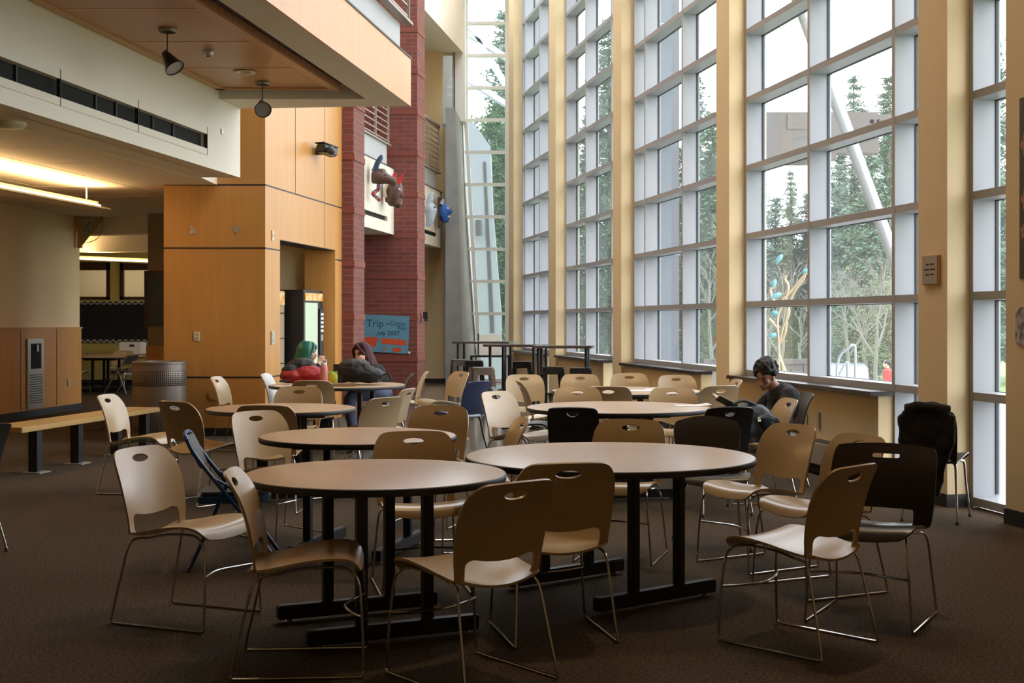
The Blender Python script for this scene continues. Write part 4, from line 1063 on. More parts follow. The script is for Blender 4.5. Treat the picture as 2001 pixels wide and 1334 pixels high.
# ---- banner on the brick column
M['bannerblue'] = mat('teal_blue_paper', (0.105, 0.26, 0.36), 0.8, noise=(4, 0.3, (0.085, 0.21, 0.30)))
M['bannerorange'] = mat('orange_red_paint', (0.58, 0.075, 0.012), 0.8, noise=(14, 0.25, (0.45, 0.05, 0.01)))
M['inkteal'] = mat('dark_teal_ink', (0.015, 0.05, 0.09), 0.8)
YB = 24.975
t = thing('paper_banner', 'blue hand-painted paper banner taped to the brick column', 'banner', px(756, 653, YB))
def bp(x, y): return (x-756)/2500*YB, -(y-653)/2500*YB
def flat(pts, z0, z1, name, mt):
    q = [bp(*p) for p in pts]; n = len(q)
    return MB().add([(x, z0, z) for x, z in q]+[(x, z1, z) for x, z in q], [tuple(range(n)), tuple(range(n, 2*n))[::-1]]+[(i, n+i, n+(i+1) % n, (i+1) % n) for i in range(n)]).build(name, mt, t)
flat([(704, 613.5), (750, 615.5), (800, 618), (799, 655), (797.5, 690), (785, 691), (770, 689), (750, 688.5), (728, 687), (704, 687)], -.004, .0, 'paper', M['bannerblue'])
flat([(712, 659), (735, 658), (739, 661), (738, 668), (735, 671), (735, 677), (727, 678), (722, 672), (712, 668)], -.0065, -.0045, 'painted_patch', M['bannerorange'])
flat([(746, 660), (793, 664), (793.5, 675), (745, 671.5)], -.0065, -.0045, 'painted_patch', M['bannerorange'])
flat([(767, 679), (784, 679), (783.5, 687), (768, 687.5)], -.0065, -.0045, 'painted_patch', M['bannerorange'])
flat([(749, 680), (752, 678.5), (754.5, 681), (753, 684), (749.5, 684)], -.0065, -.0045, 'painted_patch', M['bannerorange'])
def btext(s, x, y, size, mt):
    q = bp(x, y); text_part(s, size, mt, t, (q[0], -.006, q[1]), (R(90), R(2), 0))
btext('Trip', 733, 632, .20, M['inkteal']); btext('-', 758, 631, .22, M['ink']); btext('Costa', 777, 632, .13, M['inkteal']); btext('Rica', 786, 641, .10, M['inkteal'])
btext('july 2027', 759, 651, .12, M['ink'])
flat([(797, 688), (800, 685.5), (802.5, 689), (800, 692)], -.012, -.008, 'curled_corner', M['paper'])
t2 = thing('alarm_box', 'small black alarm box on the edge of the brick column', 'alarm box', (px(829, 0, 25.3)[0], 25.3, px(0, 612, 25.3)[2]))
MB().box(-.02, .07, -.05, .05, -.1, .03).build('strobe', M['black'], t2); MB().box(.0, .07, -.05, .05, -.16, -.09).build('base', M['gasket'], t2)

# ---- carved masks on the balcony fronts
M['maskbrown'] = mat('carved_brown_wood', (0.105, 0.045, 0.028), 0.5, noise=(12, 0.3, (0.07, 0.03, 0.02)))
M['maskred'] = mat('red_lacquer', (0.50, 0.02, 0.02), 0.4); M['maskblue'] = mat('blue_black_lacquer', (0.03, 0.055, 0.11), 0.4)
M['maskgrey'] = mat('grey_blue_wood', (0.27, 0.31, 0.38), 0.6, noise=(14, 0.25, (0.5, 0.52, 0.55))); M['fibre'] = mat('pale_fibre', (0.55, 0.45, 0.30), 0.9)
M['maskcobalt'] = mat('cobalt_paint', (0.02, 0.10, 0.40), 0.5); M['petal'] = mat('purple_petals', (0.25, 0.08, 0.25), 0.8); M['leafg'] = mat('green_ribbon', (0.18, 0.22, 0.08), 0.8)
def mask(name, label, xp, yp, d):
    q = px(xp, yp, d); return thing(name, label, 'mask', (B(d)+.10, d, q[2]), -math.atan2(.15, 1))
from mathutils import noise
def remesh(b, name, mt, parent, vox, smooth_it=6, wr=None):
    o = b.build(name, mt, None)
    m = o.modifiers.new('r', 'REMESH'); m.mode = 'VOXEL'; m.voxel_size = vox; m.use_smooth_shade = True
    s = o.modifiers.new('s', 'SMOOTH'); s.iterations = smooth_it; s.factor = .5
    bpy.context.view_layer.update()
    me = bpy.data.meshes.new_from_object(o.evaluated_get(bpy.context.evaluated_depsgraph_get()))
    me.name = name; old = o.data; o.modifiers.clear(); o.data = me; bpy.data.meshes.remove(old)
    me.polygons.foreach_set('use_smooth', [True]*len(me.polygons))
    if not me.materials: me.materials.append(mt)
    if wr:
        for v in o.data.vertices:
            n3 = noise.noise_vector(v.co*wr[1])+.5*noise.noise_vector(v.co*wr[1]*2.3); v.co += n3*wr[0]
    if parent: o.parent = parent
    return o
# local frame of a mask: +x stands out from the wall, y along it
t = mask('carved_mask', 'dark brown carved face mask with red pointed crown', 757, 378, 24.1); t.scale = (.85, .85, .85)
rot = Matrix.Rotation(R(18), 3, 'Y')
b = MB().ball((.16, 0, 0), (.17, .19, .30), 16, 10, rot).ball((.30, -.02, -.03), (.07, .05, .09), 10, 8).ball((.22, 0, -.22), (.12, .12, .11), 10, 8).ball((.27, 0, .1), (.07, .13, .045), 10, 6).ball((.29, 0, -.16), (.06, .09, .03), 10, 6)
b.tube([(-.02, 0, .1), (.1, 0, .1)], .17, 14).box(-.03, .08, -.14, .14, -.2, .2)
remesh(b, 'face', M['maskbrown'], t, .016)
for x, y, lean in ((.02, -.02, -.1), (.10, .06, .02), (.24, -.06, .16), (.16, -.14, .08)):
    MB().add([(x-.07, y-.05, .22), (x+.07, y-.05, .20), (x+.05, y+.08, .22), (x-.05, y+.08, .24), (x+lean, y, .46)], [(0, 1, 2, 3), (0, 4, 1), (1, 4, 2), (2, 4, 3), (3, 4, 0)]).build('crown_spike', M['maskred'], t)
MB().ball((.30, -.13, .07), (.03, .05, .02), 10, 6).build('eye', M['paper'], t, smooth=True)
MB().tube(catmull([(.04, -.16, .2), (-.02, -.18, .05), (.0, -.16, -.1)], 4), .035, 8).build('fibre_fringe', M['fibre'], t, smooth=True)
t = mask('carved_mask', 'horned brown animal mask with purple and green tassels', 730, 345, 23.1); t.scale = (.78, .85, .85)
b = MB().tube([(-.02, 0, .02), (.15, 0, .0), (.33, 0, -.06), (.46, 0, -.10)], [.17, .17, .11, .085], 14).ball((.46, 0, -.10), .09, 10, 8).ball((.2, 0, .12), (.09, .15, .05), 10, 6)
remesh(b, 'face', M['maskbrown'], t, .016)
for s, dx in ((-1, .02), (1, -.05)): MB().tube(catmull([(.04+dx, s*.08, .12), (.10+dx, s*.13, .28), (.22+dx, s*.15, .44)], 4), [.075, .07, .066, .06, .055, .05, .045, .035, .012], 10).build('horn', M['maskblue'], t, smooth=True)
for k in range(9):
    a = k*.7; MB().ball((.06+.05*math.cos(a), .1*math.sin(a*1.3), -.2-.035*k), (.05, .05, .045), 8, 6).build('tassel', (M['petal'], M['leafg'], M['red'])[k % 3], t, smooth=True)
MB().ball((.3, -.1, .02), (.025, .02, .02), 8, 6).build('eye', M['black'], t, smooth=True)
t = mask('carved_mask', 'grey-blue long-eared animal mask beside the blue painted mask', 832, 412, 27.4)
b = MB().tube([(.02, 0, .12), (.12, 0, .0), (.10, 0, -.2), (.04, 0, -.34)], [.12, .14, .09, .05], 12).ball((.1, 0, .05), (.13, .14, .14), 12, 8)
remesh(b, 'face', M['maskgrey'], t, .016)
for s in (-1, 1): MB().tube([(.05, s*.07, .15), (.12, s*.09, .30), (.14, s*.09, .42)], [.045, .05, .01], 8).build('ear', M['maskgrey'], t, smooth=True)
MB().ball((.2, -.06, .06), (.03, .03, .03), 8, 6).build('eye', M['black'], t, smooth=True)
t = mask('carved_mask', 'blue, white and brown painted mask nearest the concrete pier', 848, 415, 28.8)
b = MB().ball((.12, 0, .0), (.13, .15, .20), 14, 8).ball((.24, 0, .02), (.07, .05, .07), 8, 6).ball((.15, 0, -.16), (.09, .1, .08), 8, 6)
remesh(b, 'face', M['maskcobalt'], t, .016)
MB().box(-.02, .04, -.12, .12, -.36, .34).build('backboard', M['maskbrown'], t, bevel=.02)
MB().ball((.19, -.06, .08), (.05, .04, .03), 8, 6).build('eye', M['paper'], t, smooth=True); MB().ball((.22, 0, -.10), (.04, .08, .025), 8, 6).build('mouth', M['paper'], t, smooth=True)
MB().tube([(.05, 0, .18), (.1, 0, .3)], [.08, .02], 8).build('feather_tuft', M['maskgrey'], t)

# ---- plaque, poster and paper, heater, outlets on the right
RW = math.atan2(-1, -.19)   # local -y points from the window wall into the hall
def right_wall(y, z, off=-.186): p = W(y, off); return (p[0], p[1], z)
RWZ = math.atan2(-0.9824, 0.1867)+math.pi   # placeholder, reset below
RWZ = -math.atan2(1, .19)
M['plaqueface'] = mat('brushed_plaque', (0.33, 0.31, 0.27), 0.4, metal=0.3)
t = thing('wall_plaque', 'small grey plaque with dark edge on the tan column', 'plaque', right_wall(10.09, 1.425+101*10.09/2500), RWZ)
MB().box(-.125, .125, -.018, 0, -.115, .115).build('frame', M['perf_frame'], t); MB().box(-.112, .112, -.022, -.017, -.108, .108).build('face', M['plaqueface'], t)
b = MB()
for z, w in ((.045, .06), (.005, .085), (-.035, .06)): b.box(-w, -.012, -.0235, -.0215, z-.006, z+.006).box(.008, w, -.0235, -.0215, z-.006, z+.006)
b.build('lettering', M['ink'], t)
M['posterdark'] = mat('dark_floral_print', (0.035, 0.022, 0.018), 0.5, noise=(5, 0.2, (0.075, 0.045, 0.035)))
M['flower'] = mat('dusty_orange_print', (0.38, 0.13, 0.07), 0.6, noise=(20, 0.3, (0.42, 0.24, 0.12)))
t = thing('poster', 'tall dark floral poster at the right edge of the picture', 'poster', right_wall(8.55, 2.35), RWZ)
MB().box(-.37, .37, -.006, 0, -.625, .625).build('sheet', M['posterdark'], t)
for k, (x, z, r) in enumerate(((-.26, .30, .07), (-.24, .12, .055), (-.27, -.08, .06), (-.15, .42, .06), (.1, .2, .09), (-.1, -.2, .06), (.2, -.3, .08), (-.30, -.30, .04))):
    b = MB()
    for j in range(6):
        a = j*math.pi/3+k; b.add([(x+r*.9*math.cos(a)+r*.5*math.cos(q*math.pi/4), -.0075, z+r*.9*math.sin(a)+r*.5*math.sin(q*math.pi/4)) for q in range(8)], [tuple(range(8))])
    b.build('flower', M['flower'], t)
M['papercup'] = mat('mottled_paper', (0.55, 0.52, 0.48), 0.8, noise=(18, 0.15, (0.10, 0.09, 0.09)))
t = tag(MB().prism(rounded([(-.10, -.28), (.1, -.28), (.1, .1), (.06, .20), (-.06, .20), (-.1, .1)], .06), -.008, 0).build('paper_cutout', M['papercup']), 'small bottle-shaped paper cut-out on the right wall below the poster', 'paper')
for v in t.data.vertices: v.co = Vector((v.co.x, v.co.z, v.co.y*.55))
t.location = right_wall(8.86, 1.42); t.rotation_euler = (0, 0, RWZ)
t = thing('wall_heater', 'long low grey heater along the wall under the window', 'heater', W(12.4, -.152)+(0,), RWZ)
MB().box(-1.1, 1.1, -.16, 0, .10, .31).build('cabinet', M['plate'], t, bevel=.01); MB().box(-1.08, 1.08, -.13, -.0, .02, .10).build('plinth', M['dark'], t)
MB().box(-1.05, 1.05, -.15, -.02, .31, .316).build('top_grille', M['gasket'], t)
plate('outlet_plate', W(12.55, -.141)+(1.425-189*12.55/2500,), .07, .115, RWZ, 'ivory outlet on the tan low wall behind the young man', 'outlet', 'ivory', 2)
plate('switch_plate', W(12.25, -.141)+(1.425-191*12.25/2500,), .05, .15, RWZ, 'dark narrow plate on the tan low wall right of the ivory outlet', 'wall plate', 'plate', 1)

# ---- jacket over the chair by the right wall
M['blackcloth'] = mat('black_cloth', (0.008, 0.008, 0.009), 0.9, noise=(6, 0.3, (0.014, 0.013, 0.014)))
def jacket():
    b = MB()
    b.tube([(-.15, -.32, .80), (-.05, -.33, .83), (.06, -.33, .825), (.15, -.32, .80)], [.05, .045, .045, .05], 10)
    b.hull8([(-.07, -.385, .20), (.09, -.385, .20), (.10, -.335, .20), (-.08, -.335, .20)], [(-.185, -.365, .78), (.185, -.365, .78), (.185, -.30, .78), (-.185, -.30, .78)])
    b.tube([(-.16, -.33, .77), (-.15, -.35, .58), (-.09, -.36, .36)], [.045, .045, .04], 8).tube([(.16, -.33, .77), (.15, -.35, .58), (.09, -.36, .38)], [.045, .045, .035], 8)
    return b
t = remesh(jacket(), 'jacket', M['blackcloth'], None, .016, 8, (.010, 14)); tag(t, 'black jacket draped over the chair back by the right wall', 'jacket')
place(t, 3.08, 9.28, 30)

# ---- bar tables and metal stools at the back
M['darktop'] = mat('dark_walnut_top', (0.10, 0.07, 0.06), 0.22)
def bar_table(x, y, rz, w, d, label):
    t = thing('bar_table', label, 'bar table', (x, y, 0), rz)
    MB().box(-w/2, w/2, -d/2, d/2, 1.02, 1.06).build('tabletop', M['darktop'], t, bevel=.006)
    for sx in (-1, 1):
        for sy in (-1, 1): MB().tube([(sx*(w/2-.09), sy*(d/2-.09), 0), (sx*(w/2-.09), sy*(d/2-.09), 1.02)], .024, 10).build('leg', M['black'], t)
        MB().tube([(sx*(w/2-.09), -d/2+.09, .3), (sx*(w/2-.09), d/2-.09, .3)], .015, 8).build('stretcher', M['black'], t)
    return t
bar_table(.80, 19.9, R(-8), .92, .60, 'nearest dark-topped bar table, before the window ledge')
bar_table(.10, 21.0, R(-30), 1.0, .60, 'middle dark-topped bar table, left of the nearest one')
bar_table(-.52, 24.2, R(-14), 1.1, .60, 'farthest dark-topped bar table, before the end window')
def stool(x, y, rz, mt, label):
    t = thing('bar_stool', label, 'stool', (x, y, 0), rz)
    MB().prism(rounded([(-.155, -.155), (.155, -.155), (.155, .155), (-.155, .155)], .05), .735, .765).build('seat', M[mt], t, bevel=.008)
    for sx in (-1, 1):
        for sy in (-1, 1):
            MB().hull8([(sx*.205, sy*.205, 0), (sx*.165, sy*.205, 0), (sx*.165, sy*.165, 0), (sx*.205, sy*.165, 0)], [(sx*.15, sy*.15, .735), (sx*.085, sy*.15, .735), (sx*.085, sy*.085, .735), (sx*.15, sy*.15*.57, .735)]).build('leg', M[mt], t)
        MB().box(sx*.15-.006, sx*.15+.006, -.12, .12, .655, .735).build('apron', M[mt], t)
        MB().box(-.12, .12, sx*.15-.006, sx*.15+.006, .655, .735).build('apron', M[mt], t)
        MB().tube([(sx*.19, -.18, .22), (sx*.19, .18, .22)], .008, 6).build('foot_rail', M[mt], t)
        MB().tube([(-.18, sx*.19, .36), (.18, sx*.19, .36)], .008, 6).build('foot_rail', M[mt], t)
    return t
M['gunmetal'] = mat('gunmetal', (0.26, 0.22, 0.19), 0.3, metal=0.8); M['gloss'] = mat('gloss_black', (0.012, 0.012, 0.014), 0.2)
for x, y, rz, mt, lb in ((px(900, 0, 22.6)[0], 22.6, .2, 'gunmetal', 'grey metal stool farthest left, before the concrete pier'), (px(926, 0, 22.0)[0], 22.0, .1, 'gloss', 'black metal stool between the two grey stools'),
                         (px(944, 0, 18.7)[0], 18.7, .15, 'gunmetal', 'grey metal stool nearest the navy chair'), (px(1020, 0, 21.3)[0], 21.5, .05, 'gloss', 'black metal stool under the middle bar table'),
                         (px(1080, 0, 18.95)[0], 18.95, .1, 'gloss', 'left one of the two black stools before the nearest bar table'), (px(1134, 0, 18.5)[0], 18.5, .0, 'gloss', 'right one of the two black stools before the nearest bar table')):
    stool(x, y, rz, mt, lb)
t = thing('sign_stand', 'low black stand with a pale board before the end window', 'stand', (px(958, 0, 27.3)[0], 27.3, 0))
MB().box(-.42, .42, -.25, .25, .68, .72).build('shelf', M['black'], t)
for sx in (-1, 1): MB().box(sx*.4-.025, sx*.4+.025, -.22, .22, 0, .68).build('leg', M['black'], t)
MB().box(-.24, .22, -.02, .02, .72, 1.16).build('board', M['white'], t); MB().box(-.27, -.24, -.03, .03, .72, 1.18).build('edge', M['black'], t)

# ---- papers and things on tables
TZ = .7232
def sheet_of_paper(x, y, rz, label, w=.30, d=.21):
    o = MB()
    for i in range(7):
        u = -w/2+w*i/6; z = .001+.012*max(0, i/6-.6)**2*6
        o.v += [(u, -d/2, z), (u, d/2, z+.003*i/6), (u, -d/2, z+.0012), (u, d/2, z+.0012+.003*i/6)]
    for i in range(6):
        k = 4*i; o.f += [(k, k+4, k+5, k+1), (k+2, k+3, k+7, k+6), (k, k+2, k+6, k+4), (k+1, k+5, k+7, k+3)]; o.mi += [0]*4
    q = tag(o.build('paper_sheet', M['paper']), label, 'paper'); q.location = (x, y, TZ); q.rotation_euler = (0, 0, rz); return q
sheet_of_paper(px(1262, 0, 13.1)[0], 13.1, .2, 'long white paper lying on the back right table', .5, .22)
sheet_of_paper(px(1285, 0, 13.25)[0], 13.34, -.1, 'shorter white paper behind the long one on the back right table', .24, .2)
sheet_of_paper(px(1352, 0, 10.75)[0], 10.75, .1, 'white paper on the middle right table near the open book', .3, .18)

# ---- far classroom
M['board'] = mat('black_felt', (0.012, 0.011, 0.010), 0.9)
def checker():
    m = mat('checkered_border', (.4, .4, .35), .8); nt = m.node_tree; tc = nt.nodes.new('ShaderNodeTexCoord'); c = nt.nodes.new('ShaderNodeTexChecker'); c.inputs['Scale'].default_value = 14
    c.inputs['Color1'].default_value = (.45, .43, .38, 1); c.inputs['Color2'].default_value = (.02, .02, .02, 1); nt.links.new(tc.outputs['Object'], c.inputs[0]); nt.links.new(c.outputs[0], nt.nodes['Principled BSDF'].inputs['Base Color']); return m
M['checker'] = checker()
t = thing('notice_board', 'wide black notice board with checkered border in the far room', 'notice board', (-8.2, 28.97, 1.42))
MB().box(-3.0, 2.9, -.02, 0, -.46, .46).build('felt', M['board'], t)
for z in (-.46, .40): MB().box(-3.0, 2.9, -.03, -.02, z, z+.07).build('border', M['checker'], t)
M['posterblue'] = mat('night_sky_print', (0.02, 0.07, 0.12), 0.4, noise=(5, 0.25, (0.06, 0.06, 0.07)))
t = thing('framed_poster', 'dark blue framed poster left of the maple pillar', 'poster', (px(308, 0, 20.2)[0], 20.19, px(0, 585, 20.2)[2]))
MB().box(-.17, .30, -.02, 0, -.42, .42).build('print', M['posterblue'], t); MB().box(-.20, -.165, -.03, 0, -.45, .45).box(-.2, .3, -.03, 0, .42, .45).build('frame', M['maple_dark'], t)
t = make_table(.762, 'round table in the dim far classroom at the left', .36); t.location = (-8.25, 26.0, 0)
c = copy_tree(std); c['label'] = 'tan chair at the far classroom table, nearer the corridor corner'; place(c, -8.6, 25.1, 5)
c = copy_tree(std); c['label'] = 'tan chair at the far classroom table, before the white box'; place(c, -8.3, 27.0, 185)
fold = [o for o in COL.objects if o.name == 'folding_chair'][0]
c = copy_tree(fold); c['label'] = 'grey folding chair at the far classroom table behind the trash can'
for ch in c.children_recursive:
    ch.data = ch.data.copy()
    if ch.data.materials[0] == M['bluemetal']: ch.data.materials[0] = M['steel']
place(c, -7.75, 25.3, -70)
t = thing('desk', 'plain desk against the far classroom wall carrying a white box', 'desk', (-8.2, 28.2, 0))
MB().box(-1.6, 1.3, -.35, .35, .70, .735).build('desktop', M['top'], t)
for sx in (-1.5, 1.2): MB().box(sx-.03, sx+.03, -.3, .3, 0, .70).build('leg', M['black'], t)
t = thing('white_box', 'white cardboard box on the far classroom desk', 'box', (-8.32, 28.1, .735))
MB().box(-.25, .23, -.2, .2, 0, .25).build('carton', M['paper'], t, bevel=.005); MB().box(-.02, .08, -.203, -.2, .15, .2).build('label_patch', M['gasket'], t)
# ================================================================ people, bags, what they hold
M['skin'] = mat('skin', (0.43, 0.23, 0.145), 0.5); M['skinpale'] = mat('pale_skin', (0.62, 0.38, 0.28), 0.5)
M['lip'] = mat('lips', (0.30, 0.11, 0.08), 0.5); M['eye'] = mat('dark_eyes', (0.02, 0.015, 0.012), 0.3); M['brow'] = mat('black_brows', (0.015, 0.012, 0.012), 0.8)
M['hairblack'] = mat('black_curls', (0.010, 0.008, 0.008), 0.6); M['hairgreen'] = mat('teal_green_hair', (0.012, 0.12, 0.085), 0.45, noise=((40, 40, 3), 0.3, (0.02, 0.19, 0.13)))
M['hairwine'] = mat('dark_wine_red_hair', (0.035, 0.007, 0.010), 0.6, spec=0.25, noise=((40, 40, 3), 0.3, (0.065, 0.012, 0.017)))
M['tee'] = mat('charcoal_cotton', (0.028, 0.030, 0.040), 0.85); M['trousers'] = mat('black_trousers', (0.012, 0.012, 0.014), 0.85); M['jeans'] = mat('blue_grey_denim', (0.12, 0.15, 0.24), 0.85)
M['hoodie'] = mat('black_hoodie', (0.010, 0.010, 0.011), 0.9); M['shoe'] = mat('dark_shoes', (0.02, 0.02, 0.02), 0.6)

def limb(b, pts, rs, per=4, n=12):
    p = catmull(pts, per); r = []
    for i in range(len(pts)-1): r += [rs[i]+(rs[i+1]-rs[i])*k/per for k in range(per)]
    r.append(rs[-1]); b.tube(p, r, n); b.ball(p[0], r[0], 12, 8); b.ball(p[-1], r[-1], 12, 8)
    return b
def hand(b, wrist, tip_dir, palm_n, s=1.0, curl=.5, thumb=1):
    """palm, four unequal bent fingers and a thumb from the palm's side"""
    d = Vector(tip_dir).normalized(); n = (Vector(palm_n)-d*Vector(palm_n).dot(d)).normalized(); w = d.cross(n); o = Vector(wrist)
    for k in range(4):
        u = (k-1.5)*.0185*s
        limb(b, [o+w*u*.6, o+d*.045*s+w*u*.9, o+d*.088*s+w*u], [.013*s, .0135*s, .0105*s], 2, 8)
    for k, L in enumerate((.068, .078, .073, .056)):
        u = (k-1.5)*.0195*s; q0 = o+d*.085*s+w*u; a = curl*1.1
        q1 = q0+(d*math.cos(a)+n*math.sin(a))*L*.45*s; q2 = q1+(d*math.cos(a*2.1)+n*math.sin(a*2.1))*L*.33*s; q3 = q2+(d*math.cos(a*2.8)+n*math.sin(a*2.8))*L*.25*s
        limb(b, [q0, q1, q2, q3], [.0095*s, .009*s, .008*s, .007*s], 2, 7)
    t0 = o+d*.028*s-w*.026*s*thumb; t1 = t0+(d*.7-w*.75*thumb+n*.35)*.034*s; t2 = t1+(d*.9-w*.25*thumb+n*.4)*.030*s
    limb(b, [t0, t1, t2], [.012*s, .0105*s, .008*s], 2, 8)
def head(b, c, m, s=1.0):
    """skull, jaw, nose, chin, ears and brow; m turns +y (face) and +z (crown)"""
    def q(x, y, z): return Vector(c)+m @ Vector((x*s, y*s, z*s))
    b.ball(q(0, -.012, .035), (.076*s, .095*s, .092*s), 18, 12, m); b.ball(q(0, .022, -.03), (.060*s, .070*s, .085*s), 16, 10, m)
    b.ball(q(0, .058, -.094), (.028*s, .026*s, .022*s), 10, 8, m); b.ball(q(0, .074, .022), (.046*s, .018*s, .016*s), 10, 8, m)
    b.tube([q(0, .083, .012), q(0, .098, -.018), q(0, .108, -.036)], [.009*s, .012*s, .015*s], 10); b.ball(q(0, .104, -.038), (.018*s, .014*s, .010*s), 10, 6, m)
    for k in (-1, 1):
        b.ball(q(k*.042, .060, -.022), (.022*s, .020*s, .022*s), 10, 6, m); b.ball(q(k*.077, -.008, -.012), (.010*s, .020*s, .031*s), 10, 8, m)
    b.ball(q(0, .087, -.066), (.024*s, .012*s, .011*s), 10, 6, m)
def face_parts(t, c, m, s=1.0):
    def q(x, y, z): return Vector(c)+m @ Vector((x*s, y*s, z*s))
    for k in (-1, 1):
        MB().ball(q(k*.031, .0815, .000), (.013*s, .007*s, .006*s), 10, 6, m).build('eye', M['eye'], t, smooth=True)
        MB().tube([q(k*.014, .091, .019), q(k*.032, .0885, .025), q(k*.052, .074, .018)], .0042*s, 6).build('eyebrow', M['brow'], t, smooth=True)
    MB().ball(q(0, .0965, -.066), (.022*s, .006*s, .0075*s), 10, 6, m).build('lips', M['lip'], t, smooth=True)
def rotm(yaw, pitch, roll=0):
    return (Matrix.Rotation(R(yaw), 3, 'Z') @ Matrix.Rotation(R(pitch), 3, 'X') @ Matrix.Rotation(R(roll), 3, 'Y'))

# ---- the reading young man (local +y is where he faces)
man = thing('person', 'young man with dark curly hair in a charcoal tee, reading by the window', 'person', (2.28, 11.15, 0), R(97))
man.scale = (.95, .95, .95)
hc = Vector((.02, .07, 1.0)); hm = rotm(40, -22, -3)
arms = {-1: [(-.19, -.10, .835), (-.25, .06, .655), (-.10, .30, .69)], 1: [(.19, -.08, .835), (.245, .08, .655), (.13, .33, .685)]}
legs = {k: [(k*.10, -.02, .585), (k*.13, .38, .595), (k*.13, .43, .33), (k*.12, .42, .09)] for k in (-1, 1)}
b = MB(); limb(b, [(0, -.02, .60), (0, -.08, .70), (0, -.09, .80)], [.115, .135, .13]); limb(b, [(-.13, -.09, .815), (.13, -.09, .815)], [.075, .075])
limb(b, [(0, -.085, .84), (.01, -.01, .905), (.015, .03, .95)], [.065, .055, .053]); head(b, hc, hm)
for k in (-1, 1):
    limb(b, arms[k], [.058, .044, .027]); limb(b, legs[k], [.095, .065, .055, .042]); limb(b, [(k*.12, .40, .05), (k*.125, .56, .035)], [.042, .033])
    hand(b, arms[k][2], (-k*.25, .8, .25), (-k*.8, .1, .5), 1.0, .45, -k)
remesh(b, 'body', M['skin'], man, .0085, 3); face_parts(man, hc, hm)
b = MB(); limb(b, [(0, -.01, .615), (0, -.08, .70), (0, -.09, .80)], [.130, .150, .145]); limb(b, [(-.14, -.09, .825), (.14, -.085, .825)], [.08, .08])
for k in (-1, 1): limb(b, [arms[k][0], tuple(Vector(arms[k][0]).lerp(Vector(arms[k][1]), .85)), tuple(Vector(arms[k][0]).lerp(Vector(arms[k][1]), 1.0))], [.078, .070, .066])
for k in (-1, 1): limb(b, [arms[k][1], tuple(Vector(arms[k][1]).lerp(Vector(arms[k][2]), .75))], [.058, .042])
remesh(b, 'shirt', M['tee'], man, .011, 4, (.007, 16))
b = MB(); limb(b, [(-.08, -.04, .60), (.08, -.04, .60)], [.118, .118])
for k in (-1, 1): limb(b, legs[k], [.108, .082, .072, .066])
remesh(b, 'trousers', M['trousers'], man, .013, 4, (.007, 16))
b = MB()
for k in (-1, 1): limb(b, [(k*.12, .38, .055), (k*.125, .58, .045)], [.052, .042])
remesh(b, 'shoes', M['shoe'], man, .011, 3)
b = MB(); r2 = random.Random(3)
def hq(x, y, z): return hc+hm @ Vector((x, y, z))
b.ball(hq(0, -.03, .065), (.094, .105, .092), 16, 12, hm)
for i in range(150):
    a = r2.uniform(0, 6.283); e = r2.uniform(-.55, 1.45)
    p = Vector((.100*math.cos(e)*math.cos(a), .110*math.cos(e)*math.sin(a)-.03, .10*math.sin(e)+.06))
    if p.y > .035 and p.z < .055: continue
    if abs(p.x) > .05 and p.z < .0 and p.y > -.03: continue
    b.ball(hq(*p), r2.uniform(.016, .027), 8, 6)
remesh(b, 'hair', M['hairblack'], man, .0075, 1)
# his open book
M['pages'] = mat('book_pages', (0.55, 0.46, 0.33), 0.8); M['cover'] = mat('dark_book_cover', (0.03, 0.022, 0.02), 0.5)
bo = thing('open_book', 'open book with tan pages in the young man\'s hands', 'book', (1.85, 11.06, .705), R(97))
for k in (-1, 1):
    MB().obox((k*.072, 0, .022), (.145, .21, .006), 0, R(28), -k*R(16)).build('cover', M['cover'], bo)
    MB().obox((k*.070, .0, .034), (.135, .20, .014), 0, R(28), -k*R(16)).build('pages', M['pages'], bo)

# ---- bags
M['bagblack'] = mat('black_nylon', (0.010, 0.011, 0.013), 0.6); M['bagnavy'] = mat('navy_nylon', (0.018, 0.032, 0.06), 0.5); M['bagred'] = mat('red_nylon', (0.33, 0.010, 0.013), 0.6)
bg = thing('backpack', 'black and navy backpack slumped on the tan chair before the young man', 'backpack', (1.90, 10.17, .475), R(20))
b = MB().ball((0, 0, .15), (.21, .14, .16), 16, 10).ball((-.1, 0, .12), (.15, .15, .13), 12, 8).ball((.1, -.02, .1), (.13, .14, .11), 12, 8).box(-.2, .2, -.1, .1, .0, .12)
remesh(b, 'bag', M['bagblack'], bg, .014, 5, (.013, 11))
b = MB().ball((.09, -.12, .15), (.12, .055, .07), 12, 8, Matrix.Rotation(.35, 3, 'Y')); remesh(b, 'front_pocket', M['bagnavy'], bg, .01, 4, (.013, 11))
MB().tube(catmull([(-.16, -.05, .22), (-.2, -.08, .30), (-.1, -.06, .33), (.02, -.04, .29)], 5), .013, 8).build('strap', M['bagblack'], bg, smooth=True)
MB().tube(catmull([(-.06, -.165, .19), (.05, -.185, .20), (.16, -.16, .14)], 5), .005, 6).build('zip', M['gasket'], bg)
MB().obox((-.03, -.165, .19), (.03, .02, .035), .2).build('buckle', M['plate'], bg)

